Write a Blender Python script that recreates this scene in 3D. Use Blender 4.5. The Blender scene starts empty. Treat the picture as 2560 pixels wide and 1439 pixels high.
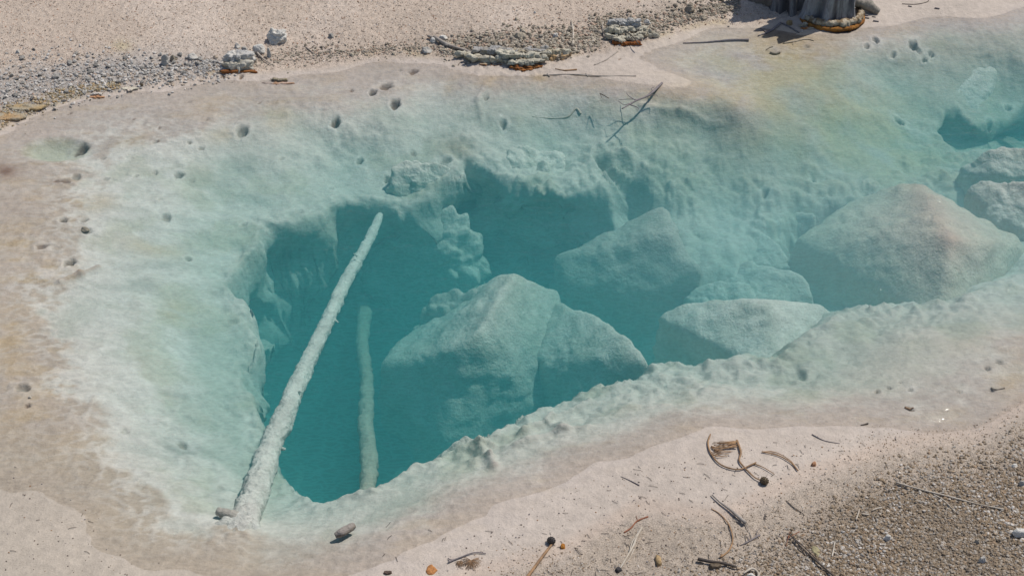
import bpy, bmesh, math, random
import numpy as np
from mathutils import Vector, Matrix

random.seed(7)
RNG = np.random.default_rng(7)
scene = bpy.context.scene
COL = scene.collection

# ------------------------------------------------------------------ camera
CAM_H, PITCH, HFOV = 4.1, 35.0, 40.0
cam_data = bpy.data.cameras.new('camera')
cam = bpy.data.objects.new('camera', cam_data)
COL.objects.link(cam)
cam.location = (0, 0, CAM_H)
cam.rotation_euler = (math.radians(90 - PITCH), 0, 0)
cam_data.angle = math.radians(HFOV)
cam_data.clip_end = 600
cam_data.clip_start = 0.05
scene.camera = cam

# ------------------------------------------------------------------ sky, sun, exposure
SUN_DIR = Vector((0.42, 0.24, 0.88)).normalized()      # towards the sun
SUN_EL = math.asin(SUN_DIR.z)
SUN_AZ = math.atan2(SUN_DIR.x, SUN_DIR.y)
world = bpy.data.worlds.new('World')
scene.world = world
world.use_nodes = True
wn = world.node_tree
bg = wn.nodes['Background']
sky = wn.nodes.new('ShaderNodeTexSky')
sky.sky_type = 'NISHITA'
sky.sun_disc = False
sky.sun_elevation = SUN_EL
sky.sun_rotation = SUN_AZ
sky.altitude = 1500
sky.dust_density = 3.0
wn.links.new(sky.outputs[0], bg.inputs[0])
bg.inputs[1].default_value = 0.11
sun_l = bpy.data.lights.new('sun', 'SUN')
sun_l.energy = 3.8
sun_l.angle = math.radians(0.53)
sun_l.color = (1.0, 0.955, 0.89)
sun = bpy.data.objects.new('sun', sun_l)
COL.objects.link(sun)
sun.location = (6, 6, 12)
sun.rotation_euler = SUN_DIR.to_track_quat('Z', 'Y').to_euler()
scene.view_settings.view_transform = 'Standard'
scene.view_settings.look = 'None'
scene.view_settings.gamma = 1
scene.view_settings.exposure = 0.0
scene.view_settings.use_curve_mapping = False
scene.render.engine = 'CYCLES'
scene.cycles.use_denoising = True
scene.cycles.max_bounces = 8
scene.cycles.diffuse_bounces = 3
scene.cycles.glossy_bounces = 2
scene.cycles.transmission_bounces = 4
scene.cycles.volume_bounces = 3
scene.cycles.transparent_max_bounces = 8
scene.cycles.caustics_reflective = False
scene.cycles.caustics_refractive = False

# ------------------------------------------------------------------ helpers
F_PX = 1280.0 / math.tan(math.radians(HFOV / 2))
SP, CP = math.sin(math.radians(PITCH)), math.cos(math.radians(PITCH))


def ray(u, v):
    a = (np.asarray(u, float) - 1280.0) / F_PX
    b = (719.5 - np.asarray(v, float)) / F_PX
    return a, CP + b * SP, -SP + b * CP          # x, y, z per unit depth


def at(u, v, z=0.0):
    """A place of the pool area read off the photograph, at height z."""
    dx, dy, dz = ray(u, v)
    t = (z - CAM_H) / dz
    return dx * t, dy * t


def P3(u, v, z):
    x, y = at(u, v, z)
    return (float(x), float(y), float(z))


def to_pix(x, y, z):
    yy, zz = y, z - CAM_H
    d = yy * CP - zz * SP
    up = yy * SP + zz * CP
    d = np.maximum(d, 0.3)
    return 1280.0 + x / d * F_PX, 719.5 - up / d * F_PX


def px_size(u, v, z=0.0):
    dx, dy, dz = ray(u, v)
    return float((z - CAM_H) / dz) / F_PX


def _h(ix, iy, iz, seed):
    n = (ix * 374761393 + iy * 668265263 + iz * 2147483647 + seed * 1274126177) & 0xFFFFFFFF
    n = (n ^ (n >> 13)) * 1274126177 & 0xFFFFFFFF
    n = (n ^ (n >> 16)) & 0xFFFFFFFF
    n = (n * 2246822519) & 0xFFFFFFFF
    return (n ^ (n >> 15)) & 0xFFFFFFFF


def noise2(x, y, seed=0):
    """2D gradient noise, about -0.7 to 0.7"""
    xi, yi = np.floor(x), np.floor(y)
    xf, yf = x - xi, y - yi
    xi, yi = xi.astype(np.int64), yi.astype(np.int64)
    sx, sy = xf * xf * xf * (xf * (xf * 6 - 15) + 10), yf * yf * yf * (yf * (yf * 6 - 15) + 10)

    def g(ox, oy):
        a = _h(xi + ox, yi + oy, 0, seed) * (2 * math.pi / 4294967296.0)
        return np.cos(a) * (xf - ox) + np.sin(a) * (yf - oy)
    n0 = g(0, 0) * (1 - sx) + g(1, 0) * sx
    n1 = g(0, 1) * (1 - sx) + g(1, 1) * sx
    return (n0 * (1 - sy) + n1 * sy) * 1.4


def noise3(p, seed=0):
    x, y, z = p[:, 0], p[:, 1], p[:, 2]
    xi, yi, zi = np.floor(x), np.floor(y), np.floor(z)
    xf, yf, zf = x - xi, y - yi, z - zi
    xi, yi, zi = xi.astype(np.int64), yi.astype(np.int64), zi.astype(np.int64)
    f = lambda t: t * t * (3 - 2 * t)
    sx, sy, sz = f(xf), f(yf), f(zf)
    out = 0
    for ox in (0, 1):
        for oy in (0, 1):
            for oz in (0, 1):
                v = _h(xi + ox, yi + oy, zi + oz, seed) / 2147483648.0 - 1.0
                w = (sx if ox else 1 - sx) * (sy if oy else 1 - sy) * (sz if oz else 1 - sz)
                out = out + v * w
    return out


def fbm2(x, y, octaves=4, seed=0, gain=0.5):
    s, a, f = 0, 1.0, 1.0
    for o in range(octaves):
        s = s + a * noise2(x * f + 17.3 * o, y * f - 9.1 * o, seed + o)
        a *= gain
        f *= 2.03
    return s


def fbm3(p, octaves=4, seed=0, gain=0.5):
    s, a, f = 0, 1.0, 1.0
    for o in range(octaves):
        s = s + a * noise3(p * f + 11.7 * o, seed + o)
        a *= gain
        f *= 2.03
    return s


def smooth(e0, e1, x):
    t = np.clip((x - e0) / (e1 - e0), 0, 1)
    return t * t * (3 - 2 * t)


def mesh_from(name, verts, faces, cols=None, smooth_shade=True, extra=None):
    me = bpy.data.meshes.new(name)
    verts = np.asarray(verts, np.float32)
    faces = np.asarray(faces, np.int32)
    k = faces.shape[1]
    me.vertices.add(len(verts))
    me.vertices.foreach_set('co', verts.ravel())
    me.loops.add(faces.size)
    me.loops.foreach_set('vertex_index', faces.ravel())
    me.polygons.add(len(faces))
    me.polygons.foreach_set('loop_start', np.arange(0, faces.size, k, dtype=np.int32))
    me.polygons.foreach_set('use_smooth', np.full(len(faces), smooth_shade))
    me.update(calc_edges=True)
    if cols is not None:
        c = np.ones((len(verts), 4), np.float32)
        c[:, :3] = cols
        a = me.color_attributes.new('tint', 'FLOAT_COLOR', 'POINT')
        a.data.foreach_set('color', c.ravel())
    for k2, val in (extra or {}).items():
        a = me.attributes.new(k2, 'FLOAT', 'POINT')
        a.data.foreach_set('value', np.asarray(val, np.float32).ravel())
    return me


def link(name, me, mat=None, parent=None, label=None, cat=None, group=None, kind=None, loc=None):
    o = bpy.data.objects.new(name, me)
    COL.objects.link(o)
    if mat and me is not None and not me.materials:
        me.materials.append(mat)
    if parent:
        o.parent = parent
    if loc is not None:
        o.location = loc
    if label:
        o['label'] = label
    if cat:
        o['category'] = cat
    if group:
        o['group'] = group
    if kind:
        o['kind'] = kind
    return o


# ------------------------------------------------------------------ materials
def new_mat(name):
    m = bpy.data.materials.new(name)
    m.use_nodes = True
    nt = m.node_tree
    return m, nt, nt.nodes['Principled BSDF']


def N(nt, typ, **kw):
    n = nt.nodes.new(typ)
    for k, v in kw.items():
        if k.startswith('i_'):
            n.inputs[k[2:].replace('_', ' ')].default_value = v
        else:
            setattr(n, k, v)
    return n


def tint_material(name, speck_scale=160.0, speck=0.35, bump=0.35, bump_dist=0.004, grit_attr=None,
                  rough=0.9, stretch=None, random_obj=0.0, base=None, base2=None, coat=0.0, mid_scale=22.0):
    """Attribute colour (or two plain colours) broken up by grain, with a fine relief."""
    m, nt, bs = new_mat(name)
    L = nt.links.new
    tc = N(nt, 'ShaderNodeTexCoord')
    geo = N(nt, 'ShaderNodeNewGeometry')
    vec = geo.outputs['Position'] if base is None else tc.outputs['Object']
    if stretch:
        mp = N(nt, 'ShaderNodeMapping')
        mp.inputs['Scale'].default_value = stretch
        L(vec, mp.inputs[0])
        vec = mp.outputs[0]
    n1 = N(nt, 'ShaderNodeTexNoise', i_Scale=speck_scale, i_Detail=3.0, i_Roughness=0.65)
    n2 = N(nt, 'ShaderNodeTexNoise', i_Scale=mid_scale, i_Detail=5.0, i_Roughness=0.6)
    L(vec, n1.inputs['Vector'])
    L(vec, n2.inputs['Vector'])
    if base is None:
        at_ = N(nt, 'ShaderNodeAttribute', attribute_name='tint')
        colr = at_.outputs['Color']
    else:
        mx = N(nt, 'ShaderNodeMix', data_type='RGBA')
        mx.inputs['A'].default_value = (*base, 1)
        mx.inputs['B'].default_value = (*(base2 or base), 1)
        rp = N(nt, 'ShaderNodeMapRange')
        rp.inputs['From Min'].default_value = 0.38
        rp.inputs['From Max'].default_value = 0.62
        L(n2.outputs['Fac'], rp.inputs['Value'])
        L(rp.outputs[0], mx.inputs['Factor'])
        colr = mx.outputs['Result']
    # value factor = 1 + speck*(n1-.5)*k + (n2-.5)*...
    mr = N(nt, 'ShaderNodeMapRange', clamp=False)
    mr.inputs['From Min'].default_value = 0.3
    mr.inputs['From Max'].default_value = 0.7
    mr.inputs['To Min'].default_value = 1 - speck
    mr.inputs['To Max'].default_value = 1 + speck
    L(n1.outputs['Fac'], mr.inputs['Value'])
    mr2 = N(nt, 'ShaderNodeMapRange', clamp=False)
    mr2.inputs['From Min'].default_value = 0.3
    mr2.inputs['From Max'].default_value = 0.7
    mr2.inputs['To Min'].default_value = 0.9
    mr2.inputs['To Max'].default_value = 1.1
    L(n2.outputs['Fac'], mr2.inputs['Value'])
    val = mr.outputs[0]
    if grit_attr:
        ga = N(nt, 'ShaderNodeAttribute', attribute_name=grit_attr)
        mm = N(nt, 'ShaderNodeMix', data_type='FLOAT')
        mm.inputs['A'].default_value = 1.0
        L(ga.outputs['Fac'], mm.inputs['Factor'])
        L(val, mm.inputs['B'])
        val = mm.outputs['Result']
    mul = N(nt, 'ShaderNodeMath', operation='MULTIPLY')
    L(val, mul.inputs[0])
    L(mr2.outputs[0], mul.inputs[1])
    val = mul.outputs[0]
    if random_obj:
        oi = N(nt, 'ShaderNodeObjectInfo')
        r3 = N(nt, 'ShaderNodeMapRange')
        r3.inputs['To Min'].default_value = 1 - random_obj
        r3.inputs['To Max'].default_value = 1 + random_obj
        L(oi.outputs['Random'], r3.inputs['Value'])
        m3 = N(nt, 'ShaderNodeMath', operation='MULTIPLY')
        L(val, m3.inputs[0])
        L(r3.outputs[0], m3.inputs[1])
        val = m3.outputs[0]
    vm = N(nt, 'ShaderNodeVectorMath', operation='SCALE')
    L(colr, vm.inputs[0])
    L(val, vm.inputs['Scale'])
    L(vm.outputs[0], bs.inputs['Base Color'])
    bs.inputs['Roughness'].default_value = rough
    bs.inputs['Specular IOR Level'].default_value = 0.25
    bs.inputs['Coat Weight'].default_value = coat
    bs.inputs['Coat Roughness'].default_value = 0.15
    b = N(nt, 'ShaderNodeBump')
    b.inputs['Strength'].default_value = bump
    b.inputs['Distance'].default_value = bump_dist
    L(n1.outputs['Fac'], b.inputs['Height'])
    b2 = N(nt, 'ShaderNodeBump')
    b2.inputs['Strength'].default_value = bump * 0.8
    b2.inputs['Distance'].default_value = bump_dist * 3
    L(n2.outputs['Fac'], b2.inputs['Height'])
    L(b.outputs[0], b2.inputs['Normal'])
    if grit_attr:
        ad = N(nt, 'ShaderNodeMath', operation='MULTIPLY_ADD')
        ad.inputs[1].default_value = bump * 0.8
        ad.inputs[2].default_value = bump * 0.2
        L(ga.outputs['Fac'], ad.inputs[0])
        L(ad.outputs[0], b.inputs['Strength'])
    L(b2.outputs[0], bs.inputs['Normal'])
    return m


M_ground = tint_material('ground_sinter', speck_scale=170, speck=0.42, bump=0.8, bump_dist=0.006, grit_attr='grit')
M_rock_wet = tint_material('submerged_sinter', speck_scale=60, speck=0.14, bump=0.8, bump_dist=0.009, mid_scale=11)
M_gravel = tint_material('gravel_grain', speck_scale=260, speck=0.2, bump=0.3, bump_dist=0.002)
M_tinted = tint_material('crust_tint', speck_scale=120, speck=0.25, bump=0.8, bump_dist=0.006)
M_stone_grey = tint_material('stone_grey', base=(0.40, 0.375, 0.335), base2=(0.50, 0.465, 0.41), speck_scale=9, mid_scale=2.5,
                             speck=0.15, bump=0.6, bump_dist=0.05, random_obj=0.33)
M_stone_tan = tint_material('stone_tan', base=(0.42, 0.355, 0.27), base2=(0.32, 0.275, 0.21), speck_scale=9, mid_scale=2.5,
                            speck=0.18, bump=0.6, bump_dist=0.05, random_obj=0.3)
M_stone_white = tint_material('stone_white', base=(0.64, 0.61, 0.55), base2=(0.48, 0.45, 0.40), speck_scale=60, mid_scale=12,
                              speck=0.15, bump=0.8, bump_dist=0.01)

# ------------------------------------------------------------------ ground: heights
def axis(lo, hi, step_fn, far_lo, far_hi):
    a = [lo]
    while a[-1] < hi:
        a.append(a[-1] + step_fn(a[-1]))
    left, s = [lo], 0.03
    while left[-1] > far_lo:
        left.append(left[-1] - s)
        s *= 1.35
    right, s = [a[-1]], 0.03
    while right[-1] < far_hi:
        right.append(right[-1] + s)
        s *= 1.35
    return np.array(left[:0:-1] + a + right[1:])


XS = axis(-4.3, 4.6, lambda t: 0.0095, -220, 220)
YS = axis(3.3, 10.6, lambda t: 0.0075 + 0.0012 * (t - 3.3), -120, 300)
GX, GY = np.meshgrid(XS, YS)
SH = GX.shape
X, Y = GX.ravel(), GY.ravel()

shelf_pts = [
    # dry beach behind
    (0, 0, .13), (600, 0, .15), (1200, 0, .15), (1700, 0, .12), (2150, -30, .05), (2560, -40, .03), (0, 150, .09), (500, 100, .10),
    (900, 80, .10), (1300, 90, .08), (1600, 60, .06), (300, -150, .22), (1300, -150, .22), (2300, -150, .12),
    (250, 190, .05), (700, 120, .06), (-300, 150, .1), (-300, 600, -.02), (-300, 1000, -.012), (-200, 1400, .02),
    # waterline
    (0, 330, 0), (100, 285, 0), (210, 250, 0), (330, 228, 0), (550, 190, 0), (760, 178, .0), (930, 150, 0), (1100, 148, 0), (1250, 172, .0),
    (1420, 160, 0), (1600, 112, 0), (1760, 68, 0), (1920, 66, 0), (2150, 70, .0), (2330, 40, .0), (2560, 20, 0),
    # thin film
    (150, 320, -.010), (400, 270, -.014), (700, 235, -.015), (820, 210, -.013), (1000, 180, -.01), (1200, 205, -.015), (1400, 205, -.016),
    (1650, 150, -.014), (1850, 110, -.014), (2050, 110, -.012), (2250, 75, -.010), (2450, 60, -.012), (500, 310, -.02), (40, 420, -.012),
    (50, 520, -.008), (100, 460, -.012), (1650, 240, -.02), (1750, 262, -.022), (1850, 275, -.035),
    # pale shelf, far side
    (250, 440, -.05), (300, 520, -.06), (450, 400, -.08), (420, 560, -.14), (600, 400, -.13), (620, 560, -.24), (720, 480, -.21),
    (760, 380, -.16), (850, 300, -.06), (860, 430, -.27), (1000, 250, -.04), (980, 330, -.13), (1080, 300, -.13), (1210, 235, -.05),
    (1250, 300, -.13), (1380, 270, -.1), (1400, 340, -.22), (1550, 255, -.04), (1560, 300, -.15), (1650, 310, -.16), (1760, 330, -.2),
    (1650, 390, -.23), (1750, 460, -.32), (1800, 550, -.44), (1880, 400, -.27), (1950, 470, -.36), (1950, 330, -.17), (2000, 200, -.07), (1900, 180, -.04),
    (1800, 190, -.05), (2100, 250, -.14), (2100, 150, -.05), (2250, 140, -.08), (2180, 330, -.27), (2270, 250, -.28), (2450, 120, -.10),
    (2560, 150, -.14), (2540, 230, -.3), (2250, 410, -.36), (2100, 420, -.35), (2340, 430, -.38), (2380, 350, -.38),
    # left shore and shelf
    (60, 600, -.016), (40, 700, -.016), (60, 800, -.016), (70, 900, -.016), (20, 1000, -.014), (110, 1000, -.016), (60, 1150, -.009), (150, 650, -.02),
    (200, 720, -.06), (300, 650, -.09), (170, 820, -.045), (300, 820, -.10), (420, 700, -.16), (550, 690, -.27), (540, 800, -.27),
    (420, 900, -.15), (550, 930, -.3), (190, 930, -.04), (300, 1000, -.08), (420, 1020, -.14), (560, 1050, -.3), (240, 1060, -.025),
    (290, 1160, -.035), (400, 1150, -.10), (520, 1150, -.2), (610, 1120, -.3), (350, 1250, -.03), (480, 1260, -.09), (600, 1230, -.2),
    (200, 1200, -.014), (100, 1250, .004), (30, 1350, .012), (250, 1330, -.004), (400, 1380, -.008), (550, 1380, -.018), (250, 1439, .008),
    (500, 1439, .0), (650, 1390, -.04), (700, 1300, -.10), (760, 1290, -.16), (830, 1350, -.05), (950, 1260, -.12), (720, 1240, -.3),
    # near shore
    (750, 1430, -.008), (1000, 1330, -.01), (900, 1400, -.006), (1050, 1250, -.06), (1100, 1160, -.14), (1200, 1210, -.03), (1250, 1130, -.13),
    (1400, 1130, -.03), (1380, 1070, -.16), (1500, 1030, -.14), (1560, 1080, -.03), (1620, 960, -.2), (1680, 1000, -.1), (1800, 950, -.14),
    (1750, 1030, -.02), (1900, 985, -.08), (2000, 950, -.12), (2050, 1000, -.03), (2150, 900, -.12), (2250, 960, -.05), (2350, 1020, -.02),
    (2150, 1040, -.012), (2300, 850, -.09), (2450, 900, -.04), (2520, 850, -.02), (2540, 930, -.03), (2500, 780, -.12), (2450, 1060, -.01),
    (2560, 1000, .0), (2380, 1085, -.002), (2250, 1085, .004), (2000, 1090, .008), (1800, 1080, .006), (1650, 1110, .0),
    (1450, 1180, .0), (1250, 1270, .0), (1100, 1340, .0), (1000, 1400, .003), (1300, 1340, .014), (1600, 1220, .016), (1900, 1150, .014),
    (2100, 1160, .025), (1500, 1380, .025), (1800, 1330, .03), (2050, 1300, .045), (2300, 1200, .06), (2500, 1120, .05), (2400, 1380, .1),
    (2560, 1250, .11), (2100, 1439, .06), (1300, 1500, .03), (700, 1550, .03), (2600, 1550, .16), (1900, 1600, .08), (200, 1600, .04),
    (2750, 1050, .06), (2900, 1250, .14), (2900, 850, -.05), (2800, 600, -.3), (2800, 300, -.4), (2800, 100, -.1), (2900, -50, .05),
]


def rbf(pts, c=0.10, lam=0.03):
    A = np.array([P3(*p) for p in pts])
    xy, z = A[:, :2], A[:, 2]
    D = np.sqrt(((xy[:, None] - xy[None]) ** 2).sum(-1) + c * c)
    n = len(z)
    K = np.zeros((n + 1, n + 1))
    K[:n, :n] = D - lam * np.eye(n)
    K[:n, n] = K[n, :n] = 1
    w = np.linalg.solve(K, np.append(z, 0))

    def ev(x, y):
        out = np.full(x.shape, w[n])
        for i in range(n):
            out += w[i] * np.sqrt((x - xy[i, 0]) ** 2 + (y - xy[i, 1]) ** 2 + c * c)
        return out
    return ev


near = (np.abs(X) < 5.4) & (Y > 2.3) & (Y < 12)
S = np.zeros_like(X)
S[near] = rbf(shelf_pts)(X[near], Y[near])
# away from the pool the ground levels out
edge = np.maximum(np.maximum(np.abs(X) - 4.3, 3.1 - Y), Y - 10.3)
S = S + (0.14 + 0.05 * noise2(X * 0.25, Y * 0.25, 3) - S) * smooth(0, 0.9, edge)
S = S + smooth(3, 60, edge) * 0.8 * (1 + noise2(X * 0.03, Y * 0.03, 5))

floor_pts = [(750, 800, -2.1), (800, 1100, -2.1), (760, 960, -2.2), (1000, 650, -1.6), (1250, 560, -1.9), (1100, 900, -2.2), (1050, 1050, -2.0), (1500, 800, -1.8),
             (1700, 830, -1.0), (1850, 690, -.62), (1960, 640, -.80), (2020, 700, -.9), (2120, 740, -.95), (2200, 760, -.9), (2400, 785, -.40), (2140, 570, -.60), (1940, 560, -.72), (1790, 650, -.8),
             (1150, 650, -1.2), (1000, 570, -.85), (880, 620, -1.1), (720, 680, -1.6), (1350, 490, -1.3), (1580, 500, -.95), (1650, 640, -1.1), (1230, 430, -.8), (1450, 430, -.9),
             (1300, 1040, -1.5), (1600, 900, -1.0), (2300, 340, -1.4), (2370, 330, -2.0), (2450, 330, -2.0), (2520, 310, -2.3), (2600, 300, -2.2), (2450, 450, -.5), (2280, 440, -.42), (2560, 600, -.45)]
Fl = np.full_like(X, -1.5)
Fl[near] = rbf(floor_pts, c=0.4)(X[near], Y[near])
Fl = np.clip(Fl + .14 * fbm2(X * 1.6, Y * 1.6, 3, 44), -2.4, -0.36)


def poly_sd(poly, x, y):
    """signed distance, positive inside"""
    n = len(poly)
    d2 = np.full(x.shape, 1e9)
    inside = np.zeros(x.shape, bool)
    for i in range(n):
        ax, ay = poly[i]
        bx, by = poly[(i + 1) % n]
        ex, ey = bx - ax, by - ay
        t = np.clip(((x - ax) * ex + (y - ay) * ey) / (ex * ex + ey * ey + 1e-12), 0, 1)
        d2 = np.minimum(d2, (x - ax - t * ex) ** 2 + (y - ay - t * ey) ** 2)
        c = ((ay > y) != (by > y)) & (x < ex * (y - ay) / (ey + 1e-12) + ax)
        inside ^= c
    return np.where(inside, 1, -1) * np.sqrt(d2)


pit_px = [(570, 705, -.3), (602, 765, -.3), (618, 850, -.3), (597, 900, -.3), (606, 980, -.3), (640, 1050, -.3), (660, 1130, -.3), (705, 1195, -.28),
          (750, 1240, -.24), (790, 1262, -.18), (860, 1250, -.16), (915, 1235, -.15), (960, 1210, -.15), (1010, 1165, -.15), (1045, 1140, -.15), (1110, 1112, -.15),
          (1195, 1092, -.13), (1250, 1090, -.15), (1290, 1062, -.22), (1350, 1020, -.22), (1450, 975, -.2), (1560, 960, -.22), (1640, 905, -.2), (1760, 912, -.2),
          (1840, 905, -.2), (1935, 925, -.22), (2010, 895, -.25), (2080, 850, -.3), (2120, 800, -.3), (2200, 790, -.25), (2280, 790, -.25), (2390, 800, -.25), (2480, 745, -.25),
          (2580, 690, -.3), (2700, 600, -.4), (2700, 480, -.4), (2560, 450, -.4), (2400, 440, -.4), (2280, 450, -.40), (2150, 500, -.42), (2060, 500, -.42), (1950, 500, -.42), (1890, 560, -.48), (1840, 620, -.55),
          (1780, 600, -.52), (1720, 530, -.45), (1670, 460, -.36), (1610, 425, -.3), (1555, 400, -.28), (1495, 372, -.25), (1470, 385, -.25), (1485, 440, -.3), (1500, 462, -.32), (1400, 470, -.32), (1300, 462, -.32), (1225, 440, -.3), (1190, 432, -.3),
          (1160, 425, -.3), (1130, 455, -.3), (1060, 505, -.35), (950, 515, -.35), (850, 512, -.35), (810, 550, -.4), (745, 590, -.4), (665, 610, -.4), (650, 655, -.38), (600, 685, -.35)]
pit = [at(u, v, z) for u, v, z in pit_px]
pit2 = [at(u, v, z) for u, v, z in [(2322, 318, -.36), (2348, 292, -.36), (2400, 292, -.36), (2440, 315, -.36), (2485, 300, -.34), (2560, 258, -.33), (2700, 200, -.3),
                                    (2700, 420, -.4), (2560, 362, -.4), (2470, 385, -.4), (2410, 395, -.4), (2350, 355, -.4)]]
wx = X + 0.05 * noise2(X * 3.1, Y * 3.1, 21) + 0.024 * noise2(X * 8, Y * 8, 22) + 0.005 * noise2(X * 22, Y * 22, 23)
wy = Y + 0.05 * noise2(X * 3.1, Y * 3.1, 31) + 0.024 * noise2(X * 8, Y * 8, 32) + 0.005 * noise2(X * 22, Y * 22, 33)
sd1 = np.full_like(X, -9.0)
sd2 = np.full_like(X, -9.0)
sd1[near] = poly_sd(pit, wx[near], wy[near])
sd2[near] = poly_sd(pit2, wx[near], wy[near])
# how wide the wall is: steep towards the viewer, more of a stepped slope behind
wide = 0.16 + 0.05 * noise2(X * 1.3, Y * 1.3, 40)
t1 = smooth(0, 1, sd1 / (wide * (1.9 + .8 * smooth(1500, 1700, to_pix(X, Y, -.4)[0]) + 3.0 * np.exp(-((to_pix(X, Y, -.4)[0] - 1640) / 150) ** 4) * (Y > 6.6))))
t1 = np.clip(t1 + 0.07 * noise2(X * 5, Y * 5, 41) * (t1 > 0.03) * (t1 < .97), 0, 1)
t2 = smooth(0, 1, sd2 / 0.09)
Z = S * (1 - t1) + Fl * t1
Z = Z * (1 - t2) + np.minimum(Z, Fl) * t2
depth = -Z
under = smooth(0.02, 0.16, depth)

# knobbly sinter under water
bill = np.abs(noise2(X * 6.5, Y * 6.5, 51)) * 0.6 + np.abs(noise2(X * 15, Y * 15, 52)) * 0.32 + np.abs(noise2(X * 34, Y * 34, 53)) * 0.16
rid = fbm2(X * 2.2, Y * 2.2, 3, 55)
rough_var = .35 + 1.2 * smooth(-.35, .45, fbm2(X * .9, Y * .9, 3, 58))
Z += under * (0.042 * (bill - 0.25) * rough_var + 0.035 * rid) * (1 + 0.9 * smooth(0.25, 0.7, depth))
Z += (1 - under) * smooth(-0.3, 0.02, depth) * 0.004 * fbm2(X * 3, Y * 5, 3, 57)
# lumpy rim: small cauliflower knobs that stand up along the lip
rimk = np.exp(-(sd1 / 0.07) ** 2) * near
Z += rimk * 0.016 * np.maximum(0, noise2(X * 19, Y * 19, 61) + .12) + rimk * 0.02 * bill


def add_bump(u, v, r_px, h, z0=-.12, sharp=1.0, sx=1.0):
    cx, cy = at(u, v, z0)
    r = r_px * px_size(u, v)
    q = np.sqrt(((X - cx) / sx) ** 2 + (Y - cy) ** 2) / r
    m = q < 3
    Z[m] += h * (.36 if u > 1800 else .5) * np.exp(-(q[m] * .85) ** (2 * sharp)) * (1 + .5 * noise2(X[m] * 30, Y[m] * 30, 7))


for u, v, r, h in [(1198, 1100, 22, .08), (1195, 1098, 9, .05), (1225, 1112, 16, .05), (1042, 1142, 12, .05), (1075, 1138, 12, .035), (1100, 1124, 14, .04), (1150, 1112, 14, .03),
                   (1470, 980, 16, .06), (1370, 1040, 18, .05), (1400, 1052, 16, .05), (1500, 985, 14, .03), (1405, 1090, 26, .05), (1300, 1075, 14, .03), (1560, 968, 12, .03),
                   (1660, 915, 18, .05), (1700, 925, 14, .03), (1790, 912, 18, .035), (930, 1225, 10, .03), (1850, 915, 12, .03),
                   (2185, 775, 26, .07)]:
    add_bump(u, v, r, h)
# branching ridges of sinter (former roots and twigs)
def add_ridge(pts, r_px, h, z0=-.1):
    for (a, b) in zip(pts[:-1], pts[1:]):
        ax, ay = at(*a, z0)
        bx, by = at(*b, z0)
        r = r_px * px_size(*a)
        ex, ey = bx - ax, by - ay
        t = np.clip(((X - ax) * ex + (Y - ay) * ey) / (ex * ex + ey * ey), 0, 1)
        q = np.hypot(X - ax - t * ex, Y - ay - t * ey) / r
        m = q < 3
        Z[m] = np.maximum(Z[m], Z[m] + h * np.exp(-q[m] ** 2) * (1 - 0.3 * t[m]))


add_bump(590, 1345, 60, .05, -.06)
add_bump(1300, 118, 95, .06, .08, .9, 1.3)
add_bump(1570, 72, 55, .07, .08, .9, 1.2)
add_bump(600, 150, 40, .04, .08)
add_ridge([(1215, 240), (1195, 262), (1205, 295)], 8, .015)
add_ridge([(1290, 1115), (1400, 1080), (1470, 1075)], 12, .03)
add_ridge([(1235, 1180), (1225, 1140), (1200, 1105)], 13, .035)
add_ridge([(1310, 1060), (1380, 1015), (1450, 985)], 14, .035)
add_ridge([(245, 655), (200, 680), (150, 700)], 9, .03, -.02)
add_ridge([(1600, 275), (1700, 285), (1800, 300)], 8, .02)

margin = smooth(.004, .02, -Z) * smooth(.10, .04, -Z) * smooth(1900, 600, to_pix(X, Y, Z)[0])
Z += margin * (.011 * (.5 - np.abs(noise2(X * 13, Y * 20, 65))) + .006 * (.4 - np.abs(noise2(X * 30, Y * 46, 66)))) * smooth(-.4, .3, noise2(X * 2.5, Y * 2.5, 67))
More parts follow.
